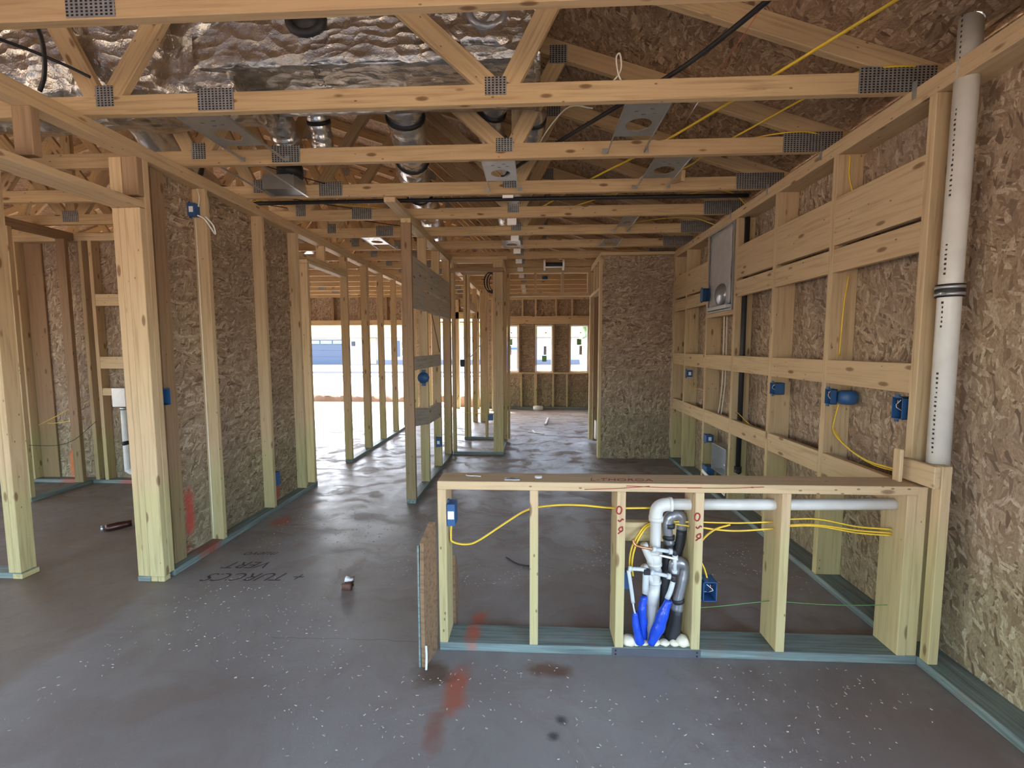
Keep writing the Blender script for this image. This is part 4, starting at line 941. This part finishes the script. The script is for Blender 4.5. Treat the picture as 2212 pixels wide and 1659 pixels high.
# recessed light mounting plates
def light_plate(x0, x1, y, label, gap=.53, bright=False):
    t = thing('light_mounting_plate', ((x0+x1)/2, y, CZ), label, 'mounting plate', 'steel light plates between the trusses')
    bm = bmesh.new(); cx, cy, r = (x0+x1)/2, y+.205, min(.065, (x1-x0)*.31); n = 32
    z = CZ+.004; y1 = y+.33; inner, outer = [], []
    for i in range(n):
        a = 2*math.pi*(i+.5)/n; c_, s_ = math.cos(a), math.sin(a)
        inner.append((cx+r*c_, cy+r*s_)); k = min(((x1-x0)/2)/abs(c_), ((y1-cy) if s_ > 0 else (cy-y))/abs(s_)); outer.append((cx+k*c_, cy+k*s_))
    # snap the closest outer points to the corners
    for q in ((x0, y), (x1, y), (x0, y1), (x1, y1)):
        j = min(range(n), key=lambda i: (outer[i][0]-q[0])**2+(outer[i][1]-q[1])**2); outer[j] = q
    V = {}
    for nm, ring in (('i', inner), ('o', outer)):
        for zi, zz in enumerate((z, z+.002)): V[nm, zi] = [bm.verts.new((a-cx, b-y, zz-CZ)) for a, b in ring]
    for i in range(n):
        j = (i+1) % n
        bm.faces.new((V['i', 0][i], V['o', 0][i], V['o', 0][j], V['i', 0][j])); bm.faces.new((V['i', 1][i], V['i', 1][j], V['o', 1][j], V['o', 1][i]))
        bm.faces.new((V['i', 0][i], V['i', 0][j], V['i', 1][j], V['i', 1][i])); bm.faces.new((V['o', 0][i], V['o', 1][i], V['o', 1][j], V['o', 0][j]))
    bmesh.ops.recalc_face_normals(bm, faces=bm.faces[:])
    put('plate', finish(bm, 'plate', 'steel'), Matrix.Translation((cx, y, CZ)), parent=t)
    for x in (x0, x1):
        s = 1 if x == x0 else -1
        multi('hanger_rail', [(x-.002, x+.002, y, y+gap, CZ, CZ+.014), (min(x, x-s*.03), max(x, x-s*.03), y+gap, y+gap+.003, CZ, CZ+.03)], 'steel', parent=t)
    for dx, dy in ((-.04, .07), (.03, .05), (0, .10), (.05, .09)): box('slot', cx+dx-.010, cx+dx+.010, y+dy-.003, y+dy+.003, CZ+.0025, CZ+.0039, 'darksteel', bev=0, parent=t)
for a, b, y, l in ((-1.745, -1.50, 2.216, 'steel light plate with oval hole over the left wall, behind the toothed plate'), (.425, .633, 2.216, 'steel light plate hanging below the duct-side truss, nearest on the right'),
                   (-.32, -.117, 2.826, 'steel light plate with hole near the middle, in front of the black pipe'), (.725, .935, 2.826, 'steel light plate on the right, in front of the black pipe'),
                   (-1.775, -1.58, 4.656, 'bright steel light plate left of the partition end post'), (-.34, -.15, 4.876, 'bright steel light plate among the row of white cards'),
                   (.78, .905, 4.046, 'small steel light plate right, just beyond the black pipe'), (.73, .92, 4.876, 'steel light plate hanging just before the OSB closet')):
    light_plate(a, b, y, l, gap=.34 if y in (4.876,) else .53)

# white cards on the truss undersides
k = 0
for n in (5, 6, 7, 8, 9, 10, 12, 13, 14):
    y = TY[n]
    box('truss_tag', -.235, -.155, y+W2/2+.001, y+W2/2+.003, CZ-.055, CZ+.02, 'white', bev=0, label='white card stapled under a truss, %s in the row counted from the viewpoint' % ordn[k+1], cat='card', group='row of white cards under the trusses'); k += 1
for x in (-.195,): box('truss_tag', -.235, -.155, TY[4]+W2/2+.002, TY[4]+W2/2+.004, CZ-.02, CZ+.05, 'white', bev=0, label='white card half hidden behind the truss before the black pipe', cat='card', group='row of white cards under the trusses')
# reel
re_ = thing('cable_reel', (.25, 5.93, CZ), 'white-ended empty reel hung under the trusses before the hall header', 'reel')
disc('core', (.255, 5.93, CZ-.07), .035, .24, 'black', (1, 0, 0), 20, parent=re_)
for x in (.135, .375): disc('flange', (x, 5.93, CZ-.07), .068, .025, 'tube', (1, 0, 0), 24, parent=re_)
disc('bar', (.255, 5.88, CZ-.105), .010, .22, 'tube', (1, 0, 0), 12, parent=re_)
# upright block by the duct and other loose attic lumber
stud(-.137, -.05, 2.826, 2.862, 'short upright block standing on the second truss beside the duct end', z0=CZ+.0895, z1=2.975, mat='truss', name='upright_block', cat='block')
beam('brace_board', (1.02, 3.25, CZ+.05), (.93, 3.75, CZ+.15), .07, .03, 'truss', side=(1, 0, 0), label='short speckled brace board tilted by the right end of the black pipe', cat='brace')
# black pipe
tube('black_pipe', [(-2.8, 3.70, 2.552), (-1.0, 3.70, 2.553), (.4, 3.70, 2.549), (1.66, 3.70, 2.545)], .016, 'black', seg=12, n=4, label='long black pipe running across above the room between two trusses', cat='pipe')
tube('black_cable', [(.90, 1.62, 2.62), (.834, 1.795, 2.62), (.67, 2.15, 2.62), (.424, 2.488, 2.62), (.13, 2.892, 2.62), (-.043, 3.123, 2.62), (-.3, 3.5, 2.62)], .011, 'black', seg=8, n=4, label='thick black cable slanting down from the upper right of the roof space', cat='cable')
tube('black_cable', [(-2.60, 1.60, 2.70), (-2.296, 1.948, 2.70), (-2.19, 2.10, 2.69), (-2.11, 2.16, 2.66)], .007, 'black', seg=8, n=4, label='black cable draped in front of the crumpled foil at upper left', cat='cable')
tube('black_cable', [(-2.03, 1.80, 2.70), (-2.08, 1.91, 2.71), (-2.207, 2.045, 2.70), (-2.33, 2.15, 2.66), (-2.38, 2.17, 2.61)], .009, 'black', seg=8, n=4, label='black cable dropping steeply beside the V of truss webs', cat='cable')
rd = thing('sprinkler_line', (.95, 2.0, 2.8), 'slender shiny line receding under the roof, red nearest and silver beyond', 'cord')
tube('red_cord', [(.902, 1.95, 2.72), (.908, 2.42, 2.72)], .0022, simple('red_cord', (.62, .14, .09), .35), seg=6, n=1, parent=rd)
tube('silver_rod', [(.908, 2.42, 2.72), (.903, 2.70, 2.72), (.911, 3.10, 2.72)], .0055, simple('bright_rod', (.92, .93, .95), .12, 1.), seg=8, n=1, parent=rd)
tube('silver_rod', [(.900, 1.915, 2.72), (.900, 1.955, 2.72)], .012, 'tube', seg=8, n=1, parent=rd)
# yellow cables overhead
cable([(1.36, 1.60, 2.60), (1.281, 1.772, 2.60), (1.073, 2.23, 2.60), (.98, 2.434, 2.60), (.789, 2.826, 2.60), (.639, 3.088, 2.60), (.408, 3.452, 2.6), (.069, 4.08, 2.6)], 'yellow cable slanting from the top right corner over the near truss', .006)
cable([(1.72, 2.235, 2.50), (1.73, 2.21, 2.575), (1.671, 2.179, 2.602), (1.525, 2.181, 2.602), (1.407, 2.233, 2.595), (1.307, 2.434, 2.59), (1.22, 2.70, 2.6), (1.10, 3.0, 2.6), (1.019, 3.294, 2.6), (.634, 3.766, 2.6), (.333, 4.098, 2.6)], 'yellow cable arched over the duct-side truss heel and running back left', .005)
cable([(1.25, 2.85, 2.598), (1.42, 2.79, 2.602), (1.58, 2.785, 2.602), (1.70, 2.80, 2.56), (1.735, 2.835, 2.50)], 'yellow cable arched over the heel of the truss before the black pipe', .004)
cable([(1.15, 3.9, 2.60), (1.4, 3.8, 2.62), (1.6, 3.82, 2.60), (1.72, 3.84, 2.5)], 'yellow cable reaching the top plate above the black drain pipe', .004)
cable([(.9, 4.7, 2.60), (1.2, 4.6, 2.62), (1.5, 4.5, 2.60), (1.70, 4.4, 2.5)], 'yellow cable reaching the top plate above the hooded grey box', .004)
cable([(-2.2, 3.5, 2.50), (-2.05, 3.75, 2.62), (-1.7, 3.9, 2.60), (-1.2, 4.1, 2.60), (-.6, 4.3, 2.6)], 'yellow cable looping off the left top plate past the black pipe', .004)
tube('cable', [(.30, 2.45, 2.60), (.186, 2.55, 2.66), (.08, 2.75, 2.64), (.0, 2.98, 2.60)], .004, 'cream', seg=6, n=5, label='cream cable curving down beside the upright block', cat='cable')
tube('cable', [(.30, 2.23, 2.588), (.36, 2.22, 2.60), (.395, 2.20, 2.64), (.385, 2.17, 2.69), (.37, 2.18, 2.68), (.385, 2.2, 2.62), (.41, 2.22, 2.59)], .004, 'cream', seg=6, n=6, label='cream cable loop standing up on the near truss', cat='cable')
tube('cable', [(.85, 3.2, 2.60), (.72, 3.5, 2.58), (.62, 3.9, 2.6)], .004, 'cream', seg=6, n=5, label='cream cable near the right light plates before the black pipe', cat='cable')
for i, (a, b) in enumerate((((-2.5, 3.4, 2.62), (-.9, 4.5, 2.63)), ((-2.4, 3.9, 2.62), (-.4, 5.2, 2.62)), ((-2.0, 2.9, 2.62), (-1.1, 3.9, 2.62)))):
    m = tuple((p+q)/2 for p, q in zip(a, b)); tube('black_cable', [a, (m[0], m[1], m[2]-.03), b], .004, 'black', seg=5, n=5, label='thin black wire strung over the left trusses, %s one' % ('nearest', 'middle', 'farthest')[[2, 0, 1].index(i)], cat='cable')
# wall plate clips
for y in (2.15, 2.795, 3.40, 4.0): multi('truss_clip', [(XR-.002, XR, y-.012, y+.012, CZ-.045, CZ+.03)], 'steel', label='small steel clip holding the truss heel to the right top plate, %s' % {2.15: 'nearest', 2.795: 'second', 3.40: 'third', 4.0: 'farthest'}[y], cat='clip', group='truss clips on the right plate')

# ------------------------------------------------------------------ loose things on the floor
cn = thing('crushed_can', (-3.16, 3.19, 0), 'crushed brown and silver can lying on the side room floor', 'can')
tube('body', [(-3.22, 3.15, .024), (-3.16, 3.19, .026), (-3.10, 3.24, .028)], .027, simple('brown_can_print', (.07, .025, .018), .3, .5), seg=14, n=3, crump=.3, parent=cn)
disc('silver_end', (-3.235, 3.14, .024), .022, .018, 'steel', (.8, .6, 0), 16, parent=cn)
sc = thing('litter', (-1.06, 2.44, 0), 'small white and brown scrap of packaging on the open floor', 'litter')
lumpy('scrap', -1.09, -1.035, 2.41, 2.46, .001, .035, simple('brown_scrap', (.12, .05, .03), .6), .012, 30, .012, parent=sc)
lumpy('scrap', -1.085, -1.04, 2.45, 2.475, .015, .048, 'white', .008, 40, .01, parent=sc)
beam('pvc_offcut', (.205, 7.85, .02), (.270, 8.55, .02), .035, .035, 'pvc', side=(0, 0, 1), label='white offcut of trim lying on the far room floor', cat='offcut')
beam('wood_offcut', (-.10, 7.25, .008), (.16, 7.05, .008), .02, .014, 'pvc', side=(0, 0, 1), label='thin pale sliver on the floor near the hall opening', cat='offcut')
beam('wood_offcut', (-.02, 7.35, .008), (.02, 7.12, .008), .03, .014, 'pvc', side=(0, 0, 1), label='short pale sliver crossing the thin one on the hall floor', cat='offcut')
rg = thing('tape_roll', (.09, 9.86, 0), 'white roll standing on the floor below the middle window', 'roll')
disc('roll', (.09, 9.86, .04), .11, .078, 'vinyl', seg=28, parent=rg); disc('core', (.09, 9.86, .082), .07, .004, 'white', seg=24, parent=rg)
tube('cord_scrap', [(-.18, 2.85, .004), (-.10, 2.76, .004), (-.02, 2.74, .004), (.03, 2.77, .004)], .004, 'black', seg=6, n=5, label='short curved black wire on the floor behind the half wall', cat='wire')
rs = random.Random(5)
bm = bmesh.new()
for i in range(2600):
    x = rs.uniform(-2.0, 1.6); y = rs.uniform(1.15, 3.6)
    if 1.90 < y < 2.10 and x > -.5: continue
    if noise.noise(Vector((x*1.3, y*1.6, 3))) < -.02: continue
    a = rs.uniform(0, 6.3); L = rs.uniform(.0015, .006); wd = rs.uniform(.0006, .0016); h = rs.uniform(.001, .003)
    r = bmesh.ops.create_cube(bm, size=1); ca, sa = math.cos(a), math.sin(a)
    for v in r['verts']:
        px, py, pz = v.co.x*L*2, v.co.y*wd*2, v.co.z*h
        v.co = Vector((x+px*ca-py*sa, y+px*sa+py*ca, pz+h/2+.0002))
put('sawdust', finish(bm, 'sawdust', simple('pale_sawdust', (.42, .36, .29), .8)), kind='stuff', label='pale wood chips and sawdust scattered over the concrete floor', cat='sawdust')

# ------------------------------------------------------------------ outdoors
box('ground', -80, 60, 10.101, 90, -.30, -.16, 'dirt', bev=0, kind='structure')
box('ground_side', -80, -11.01, -40, 10.1, -.30, -.16, 'dirt', bev=0, kind='structure'); box('ground_near', -11, 60, -40, -3.01, -.30, -.16, 'dirt', bev=0, kind='structure')
box('ground_right', 1.83, 60, -3, 10.1, -.30, -.16, 'dirt', bev=0, kind='structure')
box('driveway', -9, -2.2, 10.11, 11.3, -.158, -.02, 'road', bev=0, kind='structure')
box('road', -80, 60, 13, 22, -.155, -.10, 'road', bev=0, kind='structure'); box('pavement_kerb', -80, 60, 22.3, 23.8, -.155, -.02, 'road', bev=0, kind='structure')
lumpy('dirt_heap', -11, 1, 11.5, 12.9, -.2, .12, 'heap', .12, 2.5, .12, label='low churned heap of tan dirt between the garage and the road', cat='dirt heap', kind='stuff')
box('gravel_bed', -20, 2, 25, 31, -.155, .02, 'gravel', bev=0, label='dark gravel strip in front of the house across the street', cat='gravel', kind='stuff')
hs = thing('house', (-16, 40, -.15), 'white house with slate garage door and shuttered window across the street', 'house')
box('wall', -40, 4, 40, 48, -.15, 2.25, 'stucco', bev=0, parent=hs)
multi('cream_gable', [(-40.3, 4.3, 39.5, 48.2, 2.25, 2.32), (-40.3, 4.3, 39.6, 48.2, 2.32, 2.55), (-40.2, 4.2, 39.8, 48.1, 2.55, 3.6), (-40.4, 4.4, 39.5, 48.3, 3.42, 3.5)], 'creampaint', parent=hs)
bm = bmesh.new(); v = [bm.verts.new(p) for p in ((-41, 39.2, 3.6), (5, 39.2, 3.6), (5, 49, 3.6), (-41, 49, 3.6), (-37, 44, 5.6), (1, 44, 5.6))]
for f in ((0, 1, 5, 4), (1, 2, 5), (2, 3, 4, 5), (3, 0, 4), (3, 2, 1, 0)): bm.faces.new([v[i] for i in f])
put('roof', finish(bm, 'roof', 'roofing'), parent=hs)
gx = -16.9
gd = multi('garage_door', [(gx-4.6, gx, 39.9, 39.98, -.15, .55), (gx-4.6, gx, 39.9, 39.98, .57, 1.10), (gx-4.6, gx, 39.9, 39.98, 1.12, 1.62), (gx-4.6, gx, 39.9, 39.98, 1.64, 2.05)], 'garagedoor', parent=hs)
for i in range(4): box('pane', gx-4.5+1.13*i, gx-4.5+1.13*i+1.0, 39.86, 39.9, 1.70, 1.98, simple('sky_glass', (.20, .36, .50), .1), bev=0, parent=gd)
wx = -10.9
wf = box('window', wx-.95, wx+.95, 39.86, 39.96, .55, 1.95, 'vinyl', bev=0, parent=hs)
for a in (-.85, .06):
    for z in (.62, 1.30): box('pane', wx+a, wx+a+.8, 39.82, 39.86, z, z+.58, 'darkglass', bev=0, parent=wf)
for a in (-1.5, 1.1): box('shutter', wx+a, wx+a+.4, 39.86, 39.96, .55, 1.95, 'garagedoor', bev=0, parent=hs)
box('wall_lamp', -16.3, -16.05, 39.8, 39.98, 1.5, 1.9, 'black', parent=hs)
multi('stone_trim', [(-14.9, -14.1, 39.85, 39.98, -.1, 2.2)], 'creampaint', parent=hs)
box('skirting', -14, 4, 39.8, 39.98, -.15, .25, 'gravel', bev=0, parent=hs)
# small blue frame outside the left far window, and teal silt roll outside the right one
bf = thing('survey_frame', (-.45, 13.0, -.16), 'blue painted stand outside the left far window', 'stand')
box('board', -.75, -.30, 13.0, 13.03, .75, 1.28, 'stucco', parent=bf)
for x in (-.80, -.30): box('post', x, x+.05, 12.98, 13.04, -.158, 1.32, 'bluesign', parent=bf)
box('rail', -.80, -.25, 12.98, 13.04, 1.30, 1.36, 'bluesign', parent=bf)
tr = thing('street_tree', (9, 60, -.16), 'distant dark green tree beyond the far windows', 'tree')
tube('trunk', [(9, 60, -.16), (9, 60, 3)], .25, 'brown', seg=10, n=1, parent=tr)
lumpy('crown', 6.5, 11.5, 57.5, 62.5, 2.5, 6.5, simple('tree_leaves', (.05, .10, .04), .9), .9, .8, .4, rnd=.8, parent=tr)
